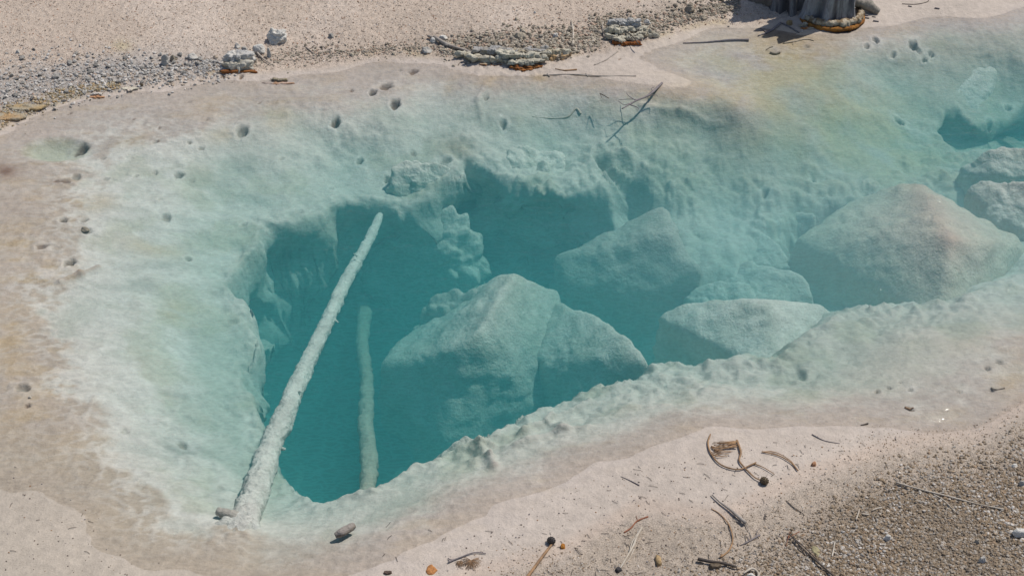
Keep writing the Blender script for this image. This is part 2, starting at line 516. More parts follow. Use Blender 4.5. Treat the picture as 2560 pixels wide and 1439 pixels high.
# vents and pock holes: (u, v, half width px, depth, brown)
holes = [(605, 327, 17, .10, .5), (838, 300, 12, .06, 1), (932, 246, 11, .06, .9), (965, 232, 17, .05, .9), (988, 264, 14, .09, 1), (1258, 282, 10, .05, .3), (1215, 232, 7, .03, .3),
         (204, 380, 20, .05, .9), (143, 454, 8, .03, 1), (162, 452, 11, .03, 1), (190, 437, 13, .02, .6), (158, 549, 11, .04, .8), (210, 544, 9, .035, .7), (212, 570, 15, .04, .5), (105, 618, 13, .045, .9),
         (178, 669, 14, .05, .8), (62, 990, 17, .05, .55), (70, 1019, 8, .03, 1), (1034, 184, 12, .03, 1), (895, 343, 9, .05, .3), (962, 372, 9, .08, .2), (1003, 342, 9, .04, .5), (1050, 355, 10, .03, .7),
         (1030, 318, 9, .03, .6), (500, 352, 7, .04, .5), (387, 349, 7, .03, .4), (472, 345, 6, .03, .5), (256, 389, 7, .03, .5), (336, 424, 6, .04, .4), (442, 411, 12, .04, .4), (262, 436, 8, .03, .5),
         (384, 412, 8, .03, .3), (475, 415, 6, .03, .4), (177, 288, 5, .015, .9), (335, 298, 4, .01, 1), (398, 318, 5, .015, 1), (397, 345, 4, .01, 1), (475, 259, 5, .012, .7), (518, 299, 4, .01, .7),
         (2165, 123, 8, .06, .4), (2187, 112, 9, .05, .5), (2234, 131, 8, .06, .3), (2283, 113, 13, .07, .5), (2315, 129, 8, .07, .3), (2331, 120, 8, .06, .4), (2300, 105, 8, .03, .5), (2262, 224, 13, .09, .1),
         (2497, 201, 10, .08, .1), (2520, 206, 10, .08, .1), (2542, 172, 9, .09, .1), (2016, 118, 8, .03, .5), (1998, 425, 18, .10, .1), (2000, 462, 14, .08, .1), (2078, 466, 16, .09, .1), (2050, 335, 9, .04, .2),
         (1925, 377, 10, .05, .2), (2005, 890, 22, .03, .0), (2278, 966, 7, .04, .6), (2195, 966, 7, .03, .7), (2225, 955, 7, .02, .7),
         (2255, 940, 5, .02, .6), (460, 578, 9, .04, .3), (845, 484, 14, .05, .2), (790, 580, 10, .05, .2), (1110, 350, 16, .05, .3), (445, 1050, 13, .04, .5), (310, 1060, 12, .015, .2), (600, 480, 7, .04, .3),
         (410, 505, 13, .03, .5), (660, 500, 12, .04, .2), (570, 700, 12, .03, .3), (540, 1148, 8, .03, .2), (1178, 365, 18, .12, .5), (2500, 900, 9, .03, .6), (2470, 915, 9, .03, .6), (2480, 975, 8, .02, .7),
         (880, 228, 6, .015, 1), (1000, 180, 6, .01, .5), (560, 200, 9, .012, .9), (605, 202, 6, .02, 1), (535, 198, 6, .01, .8), (2400, 975, 6, .02, .6), (2275, 1020, 10, .015, 1), (170, 290, 3, .01, 1),
         (1548, 158, 5, .012, 1), (650, 255, 4, .01, .9), (620, 1160, 6, .03, .2), (395, 470, 6, .03, .3), (520, 640, 8, .03, .3), (740, 440, 8, .04, .2), (820, 380, 7, .04, .2), (700, 350, 6, .02, .4)]
brown = np.zeros_like(X)
pale = np.zeros_like(X)
basin_c = at(140, 378, -.03)
q = np.hypot((X - basin_c[0]) / 1.0, (Y - basin_c[1]) / 0.72) / (88 * px_size(140, 378))
Z -= 0.05 * smooth(1.1, .35, q * (1 + .15 * noise2(X * 7, Y * 7, 8))) * near
basin = smooth(1.1, .8, q) * near
for (u, v, r, d, b) in holes:
    d = min(d, .055) if u < 1500 else d
    zl = -.02 if d < .05 else -.06
    cx, cy = at(u, v, zl)
    rr = r * px_size(u, v) * 1.05
    m = (np.abs(X - cx) < rr * 4) & (np.abs(Y - cy) < rr * 4)
    ang = np.arctan2(Y[m] - cy, X[m] - cx)
    q = np.hypot(X[m] - cx, (Y[m] - cy) * 0.95) / rr
    q = q * (1 + .28 * noise2(X[m] * 30, Y[m] * 30, int(u)) + .16 * np.sin(ang * 2 + u) + .10 * np.sin(ang * 5 + v))
    Z[m] -= d * smooth(1.1, 0.25, q) * (.75 + .35 * math.sin(u))
    Z[m] += d * 0.12 * np.exp(-((q - 1.35) / .3) ** 2)
    brown[m] = np.maximum(brown[m], b * smooth(1.05, .65, q))
    pale[m] = np.maximum(pale[m], np.exp(-((q - 1.4) / .6) ** 2) * .6 * (d > .03))

ZG = Z.reshape(SH)
depth = -Z


def height(x, y):
    x, y = float(x), float(y)
    i = int(np.clip(np.searchsorted(XS, x) - 1, 0, len(XS) - 2))
    j = int(np.clip(np.searchsorted(YS, y) - 1, 0, len(YS) - 2))
    a = (x - XS[i]) / (XS[i + 1] - XS[i])
    b = (y - YS[j]) / (YS[j + 1] - YS[j])
    return float((ZG[j, i] * (1 - a) + ZG[j, i + 1] * a) * (1 - b) + (ZG[j + 1, i] * (1 - a) + ZG[j + 1, i + 1] * a) * b)


def heights(x, y):
    i = np.clip(np.searchsorted(XS, x) - 1, 0, len(XS) - 2)
    j = np.clip(np.searchsorted(YS, y) - 1, 0, len(YS) - 2)
    a = (x - XS[i]) / (XS[i + 1] - XS[i])
    b = (y - YS[j]) / (YS[j + 1] - YS[j])
    return (ZG[j, i] * (1 - a) + ZG[j, i + 1] * a) * (1 - b) + (ZG[j + 1, i] * (1 - a) + ZG[j + 1, i + 1] * a) * b


def on_ground(u, v, lift=0.0):
    """Where the ground lies that the photograph shows at this spot."""
    z = 0.0
    for _ in range(14):
        x, y = at(u, v, z)
        z = 0.5 * z + 0.5 * (height(x, y) + lift)
    x, y = at(u, v, z)
    return Vector((float(x), float(y), float(z)))


# ------------------------------------------------------------------ ground: what it is made of
U, V = to_pix(X, Y, Z)


def blob(u, v, ru, rv, rot=0.0, hard=1.0):
    c, s = math.cos(rot), math.sin(rot)
    a, b = U - u, V - v
    return np.exp(-(((a * c + b * s) / ru) ** 2 + ((-a * s + b * c) / rv) ** 2) ** hard)


def C(r, g, b):
    return np.array([r, g, b], float)


SAND, SANDT = C(.44, .375, .315), C(.46, .375, .30)
WHITE, OCHRE, GREY, LILAC = C(.52, .49, .44), C(.42, .32, .19), C(.32, .305, .285), C(.42, .37, .335)
BROWN, TAN = C(.15, .105, .075), C(.31, .26, .20)
nA = fbm2(X * 1.1, Y * 1.1, 4, 71)
nB = fbm2(X * 4, Y * 4, 4, 75)
nC = fbm2(X * 13, Y * 13, 3, 79)
nS = fbm2(X * 2.0, Y * 9.0, 4, 83)
col = np.empty((len(X), 3))
col[:] = SAND


def mix(c, m):
    global col
    m = np.clip(m, 0, 1)[:, None]
    col = col * (1 - m) + c * m


# dry beach behind: coarse pink tan
shore_v = np.interp(U, [-400, 0, 100, 210, 330, 550, 760, 930, 1100, 1250, 1420, 1600, 1760, 1920, 2000, 2200, 3000],
                    [420, 330, 285, 250, 228, 190, 178, 150, 148, 165, 150, 112, 72, 66, 30, -60, -200])
back = smooth(8, -14, V - shore_v + 10 * nB)
mix(SANDT, back)
mix(C(.50, .42, .35), back * smooth(-.1, .5, nA) * .6)
mix(GREY, smooth(.2, .8, back) * np.clip(blob(60, 230, 190, 60, -.1) + blob(300, 180, 180, 45, -.15) + .9 * blob(520, 170, 60, 25), 0, 1) * smooth(-.5, .3, nB + .3) * .8)
mix(TAN, back * np.clip(blob(1250, 115, 180, 38) + blob(1560, 75, 70, 32) + blob(1700, 30, 70, 25) + blob(0, 300, 90, 30), 0, 1) * .75)
mix(C(.38, .30, .17), back * np.exp(-((V - shore_v + 8) / 14) ** 2) * smooth(-.1, .5, nB) * .8)
mix(C(.42, .36, .15), back * blob(305, 115, 24, 14) * .35)
# thin film over pale silt
film = (1 - back) * smooth(-.018, .022, depth + .008 * nB)
mix(LILAC, film * .7)
mix(C(.40, .335, .265), film * smooth(500, 100, U) * smooth(300, 500, V) * .6)
mix(OCHRE, film * smooth(.05, .16, depth * 0 + .16) * smooth(.12, .7, nS + .5 * nB) * (.26 + .14 * smooth(500, 0, U)) * smooth(.10, .03, depth))
# pale sinter below
left = smooth(750, 350, U)
wpat = smooth(.018 + .010 * left, .072 - .022 * left, depth + .016 * nB + .010 * nC)
mix(WHITE, wpat)
rimw = wpat * smooth(.16, .05, depth) * smooth(-.5, .3, nB + .4 * nC)
mix(C(.62, .60, .55), rimw * (.35 + .45 * left))
mix(C(.57, .56, .53), wpat * left * .5)
mix(WHITE * .86, wpat * smooth(-.1, .5, nB + .4 * nC) * .6)
mix(C(.40, .41, .36), wpat * smooth(.1, .7, nS) * .35)
# ochre mats seen in particular places
och = np.zeros_like(X)
for a in [(1990, 130, 110, 60, .2, .9), (2030, 210, 95, 60, .5, .85), (1930, 190, 60, 50, .6, .6), (1800, 262, 190, 26, .12, .95), (2120, 290, 110, 40, .4, .4), (1640, 240, 90, 16, .1, .7), (1235, 200, 30, 12, 0, .9), (1350, 195, 22, 12, 0, .8),
          (1440, 200, 22, 10, 0, .6), (445, 778, 48, 26, 0, .7), (385, 620, 90, 22, .2, .5), (590, 335, 70, 20, -.1, .6), (690, 290, 40, 40, .2, .6), (330, 350, 60, 16, -.2, .6), (520, 275, 60, 30, 0, .4),
          (70, 560, 70, 30, 0, .4), (30, 610, 50, 18, 0, .6), (130, 675, 70, 14, -.25, .9), (30, 850, 45, 90, 0, .75), (60, 1080, 70, 80, .2, .6), (150, 1150, 110, 60, .6, .6), (300, 1310, 120, 45, .5, .5), (250, 505, 50, 20, 0, .5),
          (420, 1400, 130, 30, .2, .45), (1130, 232, 16, 32, -.3, .6), (2520, 960, 60, 40, 0, .6), (2400, 850, 60, 35, 0, .3), (2380, 1030, 40, 15, 0, .4), (1100, 1230, 60, 20, -.4, .25), (230, 520, 40, 20, 0, .4), (2560, 880, 40, 90, .2, .5),
          (1450, 215, 150, 20, 0, .3), (570, 640, 60, 26, .2, .3), (1680, 1070, 60, 20, -.2, .3)]:
    och = np.maximum(och, a[5] * blob(a[0], a[1], a[2], a[3], a[4]))
mix(OCHRE, och * smooth(-.9, .3, nB + .5 * nS) * (1 - back) * .95)
mix(C(.37, .36, .26), basin * .7)
mix(SAND * 1.03, smooth(.012, -.022, depth + .012 * nB + .006 * nC) * (1 - back) * .45)
mix(C(.36, .325, .265), smooth(1650, 1950, U + .25 * V) * smooth(560, 430, V) * wpat * (.72 + .3 * nB))
mix(C(.44, .39, .32), smooth(1900, 2200, U) * smooth(700, 820, V) * wpat * .45)
mix(C(.45, .385, .25), np.clip(1.3 * blob(2050, 300, 230, 110, .4) + 1.2 * blob(1900, 210, 170, 80, .3) + blob(2250, 380, 120, 60, .3), 0, 1) * .6 * smooth(-.8, .3, nB))
mix(C(.39, .335, .27), smooth(1000, 600, U) * smooth(1000, 1150, V) * (1 - wpat) * .85)
# white lace round the margins
lace = smooth(-.05, .25, .35 - 1.3 * np.abs(noise2(X * 13, Y * 20, 65)) + .4 * nC) * np.exp(-((depth - .028) / .018) ** 2) * (1 - back) * (.35 + .5 * smooth(700, 300, U))
mix(C(.60, .575, .53), lace * .6)
mix(C(.58, .54, .50), blob(100, 690, 90, 30, -.3) * smooth(-.2, .3, nC) * .6)
# brown grey rubble, near right
d_br = (V - np.interp(U, [900, 1150, 1400, 1600, 1800, 2000, 2200, 2330, 2450, 2560, 2700], [1600, 1439, 1375, 1260, 1290, 1190, 1120, 1090, 1085, 1010, 900]))
brs = smooth(-25, 60, d_br + 25 * nB)
mix(C(.36, .295, .23), brs * .85)
mix(C(.20, .15, .10), smooth(60, 200, d_br + 50 * nA + 30 * nB) * smooth(1900, 2150, U) * .75)
mix(C(.46, .35, .27), smooth(40, 0, np.abs(d_br)) * .4)
mix(C(.27, .275, .25), np.clip(blob(430, 990, 110, 12) * .8 + blob(450, 1125, 100, 26, .05) + blob(330, 715, 60, 14) * .7 + blob(400, 665, 90, 16, -.1) * .6 + blob(520, 1230, 90, 50) * .5
                                 + blob(560, 830, 60, 30) * .4 + blob(480, 600, 110, 30, .2) * .5, 0, 1) * smooth(-.5, .3, nS + .5 * nC) * .8)
mix(C(.30, .32, .26), np.clip(blob(1700, 440, 150, 95) + blob(1560, 380, 60, 50), 0, 1) * (.45 + .4 * smooth(-.3, .4, nB)) * wpat)
mix(C(.34, .36, .31), smooth(.1, .5, fbm2(X * 1.7, Y * 1.7, 4, 95)) * wpat * .55)
mix(C(.36, .36, .27), smooth(.15, .6, fbm2(X * 2.6 + 4, Y * 2.6, 4, 97)) * wpat * .4)
mix(C(.30, .24, .17), np.clip(blob(1140, 370, 50, 30), 0, 1) * .7 * wpat)  # brownish shadow of the cleft beside the domed rock, painted into the bed
mix(C(.34, .33, .28), np.clip(blob(1860, 300, 130, 24, .1), 0, 1) * .7)
mix(C(.62, .60, .56), pale * .5 * (1 - back))
bw = brown[:, None]
mix(C(.30, .29, .26), smooth(.0, .5, brown) * .6)
mix(BROWN, smooth(.4, 1, brown) * .85)
mix(BROWN * 1.8, brown * .35)
for (u, v, ru, rv, s_) in [(10, 425, 45, 26, .8), (155, 452, 26, 8, .6), (965, 232, 22, 10, .5), (1065, 350, 14, 8, .4), (2080, 100, 8, 5, .5)]:
    mix(C(.22, .15, .11), blob(u, v, ru, rv) * s_ * (.6 + nB))
# pale tint varies slowly
col *= (1 + .05 * nA + .05 * nB)[:, None]
col = np.clip(col, .03, .68)
grit = np.clip(back * 1.0 + brs * 1.0 + .10, 0, 1)
grit = np.maximum(grit, .28 * smooth(.01, -.01, depth))
# little stones as height on the dry beach
gr = np.maximum(back * smooth(-.1, .02, Z), brs)
Z += gr * .010 * np.maximum(0, noise2(X * 28, Y * 28, 91)) + gr * .004 * noise2(X * 60, Y * 60, 92)
ZG = Z.reshape(SH)

# the lip overhangs: the wall below it is set back under the shelf
def undercut(sd, amount, lip=.05, wall=.17, back_=.9):
    G = sd.reshape(SH)
    for _ in range(3):
        G = (np.roll(G, 3, 0) + np.roll(G, -3, 0) + np.roll(G, 3, 1) + np.roll(G, -3, 1) + G) / 5
    gy_, gx_ = np.gradient(G, YS, XS)
    ln_ = np.hypot(gx_, gy_) + 1e-6
    b_ = (smooth(lip, wall, sd) * (1 - smooth(.28, back_, sd))).reshape(SH) * amount * near.reshape(SH)
    return (-gx_ / ln_ * b_).ravel(), (-gy_ / ln_ * b_).ravel()


ux, uy = undercut(sd1, .20)
shal = smooth(1540, 1420, U) * (1 + .9 * smooth(1080, 1180, U) * (Y > 6.6))
ux, uy = ux * shal, uy * shal
ux2, uy2 = undercut(sd2, .34, .03, .07, .6)
X = X + ux + ux2
Y = Y + uy + uy2
wall_m = ((t1 > .02) & (t1 < .995)) | ((t2 > .02) & (t2 < .995))
q3 = np.stack([X[wall_m], Y[wall_m], Z[wall_m]], 1)
kw = np.maximum(smooth(.02, .2, t1) , smooth(.02, .2, t2))[wall_m]
kw = kw * smooth(.15, .9, (S - Fl)[wall_m]) * (.35 + .65 * shal[wall_m])
X[wall_m] += kw * .13 * fbm3(q3 * 4, 4, 301)
Y[wall_m] += kw * .13 * fbm3(q3 * 4 + 40, 4, 302)
nxv, nyv = len(XS), len(YS)
idx = np.arange(nxv * nyv).reshape(nyv, nxv)
faces = np.stack([idx[:-1, :-1].ravel(), idx[:-1, 1:].ravel(), idx[1:, 1:].ravel(), idx[1:, :-1].ravel()], 1)
ground = link('ground', mesh_from('ground', np.stack([X, Y, Z], 1), faces, col, True, {'grit': grit}), M_ground, kind='structure')

# ------------------------------------------------------------------ water
wm = bpy.data.materials.new('pool_water')
wm.use_nodes = True
nt = wm.node_tree
nt.nodes.clear()
L = nt.links.new
out = N(nt, 'ShaderNodeOutputMaterial')
geo = N(nt, 'ShaderNodeNewGeometry')
mp = N(nt, 'ShaderNodeMapping')
mp.inputs['Scale'].default_value = (1.0, 2.3, 1)
mp.inputs['Rotation'].default_value = (0, 0, math.radians(7))
L(geo.outputs['Position'], mp.inputs[0])
w1 = N(nt, 'ShaderNodeTexNoise', i_Scale=8.0, i_Detail=3.0, i_Roughness=0.62, i_Distortion=0.4)
w2 = N(nt, 'ShaderNodeTexNoise', i_Scale=26.0, i_Detail=2.0, i_Roughness=0.5, i_Distortion=0.8)
L(mp.outputs[0], w1.inputs['Vector'])
L(mp.outputs[0], w2.inputs['Vector'])
hsum = N(nt, 'ShaderNodeMath', operation='MULTIPLY_ADD')
hsum.inputs[1].default_value = 0.2
L(w2.outputs['Fac'], hsum.inputs[0])
L(w1.outputs['Fac'], hsum.inputs[2])
hcur = hsum.outputs[0]
for (u, v, wl, ext, amp) in [(605, 327, .020, .24, .05), (870, 1318, .016, .22, .06), (2380, 1075, .020, .30, .06), (2200, 1015, .03, .3, .06), (620, 960, .02, .14, .05), (2150, 1062, .018, .15, .04)]:
    cx, cy = at(u, v, 0)
    dd = N(nt, 'ShaderNodeVectorMath', operation='DISTANCE')
    L(geo.outputs['Position'], dd.inputs[0])
    dd.inputs[1].default_value = (float(cx), float(cy), 0)
    mu = N(nt, 'ShaderNodeMath', operation='MULTIPLY')
    mu.inputs[1].default_value = 2 * math.pi / wl
    wb_ = N(nt, 'ShaderNodeMath', operation='MULTIPLY_ADD')
    wb_.inputs[1].default_value = 0.035
    L(w1.outputs['Fac'], wb_.inputs[0])
    L(dd.outputs['Value'], wb_.inputs[2])
    L(wb_.outputs[0], mu.inputs[0])
    sn = N(nt, 'ShaderNodeMath', operation='SINE')
    L(mu.outputs[0], sn.inputs[0])
    fa = N(nt, 'ShaderNodeMapRange', interpolation_type='SMOOTHSTEP')
    fa.inputs['From Min'].default_value = ext
    fa.inputs['From Max'].default_value = 0.02
    fa.inputs['To Min'].default_value = 0
    fa.inputs['To Max'].default_value = amp
    L(dd.outputs['Value'], fa.inputs['Value'])
    ml = N(nt, 'ShaderNodeMath', operation='MULTIPLY')
    L(sn.outputs[0], ml.inputs[0])
    L(fa.outputs[0], ml.inputs[1])
    ad = N(nt, 'ShaderNodeMath', operation='ADD')
    L(ml.outputs[0], ad.inputs[0])
    L(hcur, ad.inputs[1])
    hcur = ad.outputs[0]
bp = N(nt, 'ShaderNodeBump')
bp.inputs['Strength'].default_value = 1.0
bp.inputs['Distance'].default_value = 0.0085
L(hcur, bp.inputs['Height'])
fr = N(nt, 'ShaderNodeFresnel', i_IOR=1.33)
L(bp.outputs[0], fr.inputs['Normal'])
gl = N(nt, 'ShaderNodeBsdfGlossy', i_Roughness=0.05)
L(bp.outputs[0], gl.inputs['Normal'])
# caustic threads painted into the transmission colour: bright cell edges, dimmer between them
tr = N(nt, 'ShaderNodeBsdfTransparent')
vor = N(nt, 'ShaderNodeTexVoronoi', feature='DISTANCE_TO_EDGE')
vor.inputs['Scale'].default_value = 17.0
nd = N(nt, 'ShaderNodeTexNoise', i_Scale=6.0, i_Detail=3.0)
L(mp.outputs[0], nd.inputs['Vector'])
vs = N(nt, 'ShaderNodeVectorMath', operation='MULTIPLY_ADD')
vs.inputs[1].default_value = (.25, .25, .25)
L(nd.outputs['Color'], vs.inputs[0])
L(mp.outputs[0], vs.inputs[2])
L(vs.outputs[0], vor.inputs['Vector'])
tm = N(nt, 'ShaderNodeMapRange')
tm.inputs['From Min'].default_value = 0.02
tm.inputs['From Max'].default_value = 0.22
tm.inputs['To Min'].default_value = 1.0
tm.inputs['To Max'].default_value = 0.92
L(vor.outputs['Distance'], tm.inputs['Value'])
L(tm.outputs[0], tr.inputs['Color'])
ms = N(nt, 'ShaderNodeMixShader')
L(fr.outputs[0], ms.inputs[0])
L(tr.outputs[0], ms.inputs[1])
L(gl.outputs[0], ms.inputs[2])
L(ms.outputs[0], out.inputs['Surface'])
SIG_S = (0.10, 0.37, 0.40)
SIG_A = (0.70, 0.175, 0.165)


def coeff(node, sig, absorb):
    d = max(sig) * 1.25
    node.inputs['Density'].default_value = d
    node.inputs['Color'].default_value = tuple((1 - s / d) if absorb else s / d for s in sig) + (1,)


va = N(nt, 'ShaderNodeVolumeAbsorption')
coeff(va, SIG_A, True)
vsn = N(nt, 'ShaderNodeVolumeScatter')
coeff(vsn, SIG_S, False)
vsn.inputs['Anisotropy'].default_value = 0.1
av = N(nt, 'ShaderNodeAddShader')
L(va.outputs[0], av.inputs[0])
L(vsn.outputs[0], av.inputs[1])
L(av.outputs[0], out.inputs['Volume'])
wb = bmesh.new()
bmesh.ops.create_cube(wb, size=1.0)
for vv in wb.verts:
    vv.co = Vector((vv.co.x * 11.4, vv.co.y * 9.4 + 7.1, -3.2 if vv.co.z < 0 else 0.0))
me = bpy.data.meshes.new('water')
wb.to_mesh(me)
wb.free()
link('water', me, wm, kind='structure')

# ------------------------------------------------------------------ steam over the warm pool
sm = bpy.data.materials.new('steam')
sm.use_nodes = True
st_n = sm.node_tree
st_n.nodes.clear()
so = N(st_n, 'ShaderNodeOutputMaterial')
sv_ = N(st_n, 'ShaderNodeVolumePrincipled')
sv_.inputs['Color'].default_value = (.96, .97, 1, 1)
sv_.inputs['Density'].default_value = 0.085
sv_.inputs['Anisotropy'].default_value = 0.2
st_n.links.new(sv_.outputs[0], so.inputs['Volume'])
stc = N(st_n, 'ShaderNodeTexCoord')
sln = N(st_n, 'ShaderNodeVectorMath', operation='LENGTH')
st_n.links.new(stc.outputs['Object'], sln.inputs[0])
sno = N(st_n, 'ShaderNodeTexNoise', i_Scale=2.2, i_Detail=2.0)
st_n.links.new(stc.outputs['Object'], sno.inputs['Vector'])
smr = N(st_n, 'ShaderNodeMapRange', interpolation_type='SMOOTHSTEP')
smr.inputs['From Min'].default_value = 1.0
smr.inputs['From Max'].default_value = 0.15
smr.inputs['To Min'].default_value = 0.0
smr.inputs['To Max'].default_value = 0.42
st_n.links.new(sln.outputs['Value'], smr.inputs['Value'])
smu = N(st_n, 'ShaderNodeMath', operation='MULTIPLY')
st_n.links.new(smr.outputs[0], smu.inputs[0])
st_n.links.new(sno.outputs['Fac'], smu.inputs[1])
st_n.links.new(smu.outputs[0], sv_.inputs['Density'])
sm.cycles.volume_step_rate = 3.0
for k, (u, v, rx, ry, rz, lb) in enumerate([(2200, 640, 2.2, 1.5, .6, 'thin veil of steam drifting over the boulders at the right')]):
    b_ = bmesh.new()
    bmesh.ops.create_icosphere(b_, subdivisions=4, radius=1)
    bx_, by_ = at(u, v, .2)
    for vv in b_.verts:
        vv.co.z = max(vv.co.z, 0)
    me = bpy.data.meshes.new('steam')
    b_.to_mesh(me)
    b_.free()
    so_ = link('steam', me, sm, label=lb, kind='stuff', loc=(bx_, by_, .03))
    so_.scale = (rx, ry, rz)

# ------------------------------------------------------------------ lumps: boulders, rocks, crusts
_ico = {}


def ico(sub):
    if sub not in _ico:
        b = bmesh.new()
        bmesh.ops.create_icosphere(b, subdivisions=sub, radius=1)
        b.verts.ensure_lookup_table()
        _ico[sub] = (np.array([v.co[:] for v in b.verts]), np.array([[v.index for v in f.verts] for f in b.faces]))
        b.free()
    return _ico[sub]


def hull_planes(pts):
    b = bmesh.new()
    for p in pts:
        b.verts.new(p)
    bmesh.ops.convex_hull(b, input=b.verts)
    b.normal_update()
    pl = [(np.array(f.normal[:]), float(f.normal.dot(f.verts[0].co))) for f in b.faces if f.calc_area() > 1e-9]
    b.free()
    return pl


def lump(points, sub=5, p=16, amp=0.02, freq=6.0, seed=0, billow=0.5, strata=0.0, octaves=5, ridge=0.0):
    pts = np.array(points, float)
    c = pts.mean(0)
    q = pts - c
    pl = hull_planes([tuple(a) for a in q])
    d, f = ico(sub)
    acc = np.zeros(len(d))
    for n, h in pl:
        if h < 0:
            n, h = -n, -h
        acc += (np.maximum(d @ n, 0) / max(h, 1e-3)) ** p
    r = acc ** (-1.0 / p)
    v = d * r[:, None] + c
    nr = fbm3(v * freq, octaves, seed, .55)
    nb = np.abs(fbm3(v * freq * 1.7 + 5, 3, seed + 9, .5))
    size = np.linalg.norm(q, axis=1).mean()
    k = amp * (nr * (1 - billow) + (nb - .35) * 1.2 * billow)
    if ridge:
        k = k + ridge * ((.45 - np.abs(noise3(v * 1.7 + 3, seed + 20))) * 1.3 + (.4 - np.abs(noise3(v * 4.1 + 9, seed + 21))) * .5)
        k = k + ridge * .18 * noise3(v * np.array([14., 14., 3.]), seed + 22)
    if ridge:
        k = k + .014 * (np.abs(noise3(v * 11, seed + 31)) - .35) + .005 * (np.abs(noise3(v * 27, seed + 32)) - .35)
    v = v + d * k[:, None] * (0.6 + 0.4 * r / size)[:, None]
    if strata:
        s = np.sin(v[:, 2] * strata + 2.5 * noise3(v * 5, seed))
        v[:, :2] += d[:, :2] * (s * amp * .35)[:, None]
    return v, f, nr


def boulder(name, px_pts, label, seed, amp=0.05, freq=4.5, p=14, base=1.0, crest=0.0, sub=6, down=0.5, line=None, ridge=0.0):
    pts = [P3(*a) for a in px_pts]
    cx = np.mean([a[0] for a in pts])
    cy = np.mean([a[1] for a in pts])
    pts += [(cx + (a[0] - cx) * 1.02, cy + (a[1] - cy) * 1.02, a[2] - down) for a in pts]
    v, f, nr = lump(pts, sub, p, amp, freq, seed, .6, ridge=ridge)
    n2_ = fbm3(v * 9, 4, seed + 3)
    c = np.empty((len(v), 3))
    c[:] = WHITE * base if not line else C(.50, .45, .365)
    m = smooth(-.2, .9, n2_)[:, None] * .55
    c = c * (1 - m) + C(.38, .39, .33) * m
    if crest:
        if line:
            dl = np.full(len(v), 9.)
            Lp = [np.array(P3(*a)) for a in line]
            for a_, b_ in zip(Lp[:-1], Lp[1:]):
                e_ = b_ - a_
                tt = np.clip(((v - a_) @ e_) / (e_ @ e_), 0, 1)
                dl = np.minimum(dl, np.linalg.norm(v - a_ - tt[:, None] * e_, axis=1))
            top = (np.exp(-(dl / .10) ** 2) * smooth(-.28, -.05, v[:, 2]))[:, None] * .8
        else:
            top = smooth(-.17, -.03, v[:, 2] + .03 * n2_)[:, None] * crest * .5
        c = c * (1 - top) + C(.46, .35, .27) * top
        side = (smooth(-.42, -.12, v[:, 2]) * smooth(-.3, .3, -n2_ + .2))[:, None] * .35 * crest
        c = c * (1 - side) + C(.30, .28, .25) * side
    return link(name, mesh_from(name, v, f, c), M_rock_wet, label=label, cat='boulder')


boulder('submerged_boulder', [(1280, 690, -.32), (1225, 715, -.40), (1400, 745, -.57), (1200, 835, -.34), (1135, 868, -.42), (950, 905, -.72), (1110, 1095, -.84), (1345, 1030, -.84), (1400, 880, -.72), (1060, 775, -.78)],
        'largest turquoise boulder deep in the pool centre, right of the leaning logs', 101, freq=2.6, amp=0.03, ridge=0.06, p=36)
boulder('submerged_boulder', [(1370, 735, -.55), (1500, 800, -.44), (1628, 898, -.28), (1615, 925, -.36), (1430, 1015, -.72), (1345, 900, -.64), (1530, 962, -.56)],
        'slanting blue-green boulder whose thin ridge runs down to the near rim', 102, freq=4, amp=0.025, ridge=0.05, p=28)
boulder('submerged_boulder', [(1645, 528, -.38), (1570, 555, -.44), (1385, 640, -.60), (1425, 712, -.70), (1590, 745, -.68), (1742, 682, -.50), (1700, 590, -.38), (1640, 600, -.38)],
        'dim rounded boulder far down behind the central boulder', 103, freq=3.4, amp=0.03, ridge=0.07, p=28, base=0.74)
boulder('submerged_boulder', [(1050, 372, -.085), (975, 395, -.13), (945, 455, -.22), (1005, 495, -.32), (1095, 482, -.32), (1150, 445, -.29), (1145, 398, -.16)],
        'pale domed rock jutting over the deep hole behind the long log', 104, ridge=.03, base=1.12, amp=.045, freq=6, down=.25, p=7)
boulder('submerged_boulder', [(1010, 515, -.42), (1110, 492, -.36), (1190, 515, -.40), (1225, 590, -.55), (1180, 690, -.74), (1080, 660, -.72), (1000, 600, -.62), (940, 560, -.5)],
        'lumpy greenish ledge rock below the pale domed rock', 105, amp=.10, freq=4.5, p=8, ridge=0.04)
boulder('submerged_boulder', [(2290, 450, -.14), (2385, 592, -.02), (2345, 800, -.30), (2130, 500, -.36), (1975, 600, -.50), (2050, 675, -.58), (2210, 748, -.60), (2450, 782, -.48), (2545, 697, -.42), (2576, 618, -.30)],
        'big peaked boulder at the right with pinkish crest just under the water', 106, line=[(2290, 455, -.12), (2335, 520, -.02), (2385, 592, .0)], freq=3.6, crest=1.0, base=1.0, amp=0.022, ridge=0.025, p=44)
boulder('submerged_boulder', [(1642, 795, -.42), (1735, 752, -.32), (1920, 748, -.20), (2050, 762, -.28), (2115, 800, -.40), (1925, 925, -.32), (1755, 912, -.62), (1680, 855, -.58), (2020, 905, -.5)],
        'flat-topped grey-green boulder beside the near rim, right of centre', 107, freq=4, amp=0.025, p=30, ridge=0.04, base=1.1)
boulder('submerged_boulder', [(1745, 690, -.7), (1860, 640, -.5), (1965, 655, -.42), (2050, 700, -.42), (2060, 748, -.5), (1860, 772, -.55), (1770, 750, -.65)],
        'low milky turquoise boulder behind the flat-topped boulder', 108, freq=4, amp=0.04, p=14, ridge=0.05)
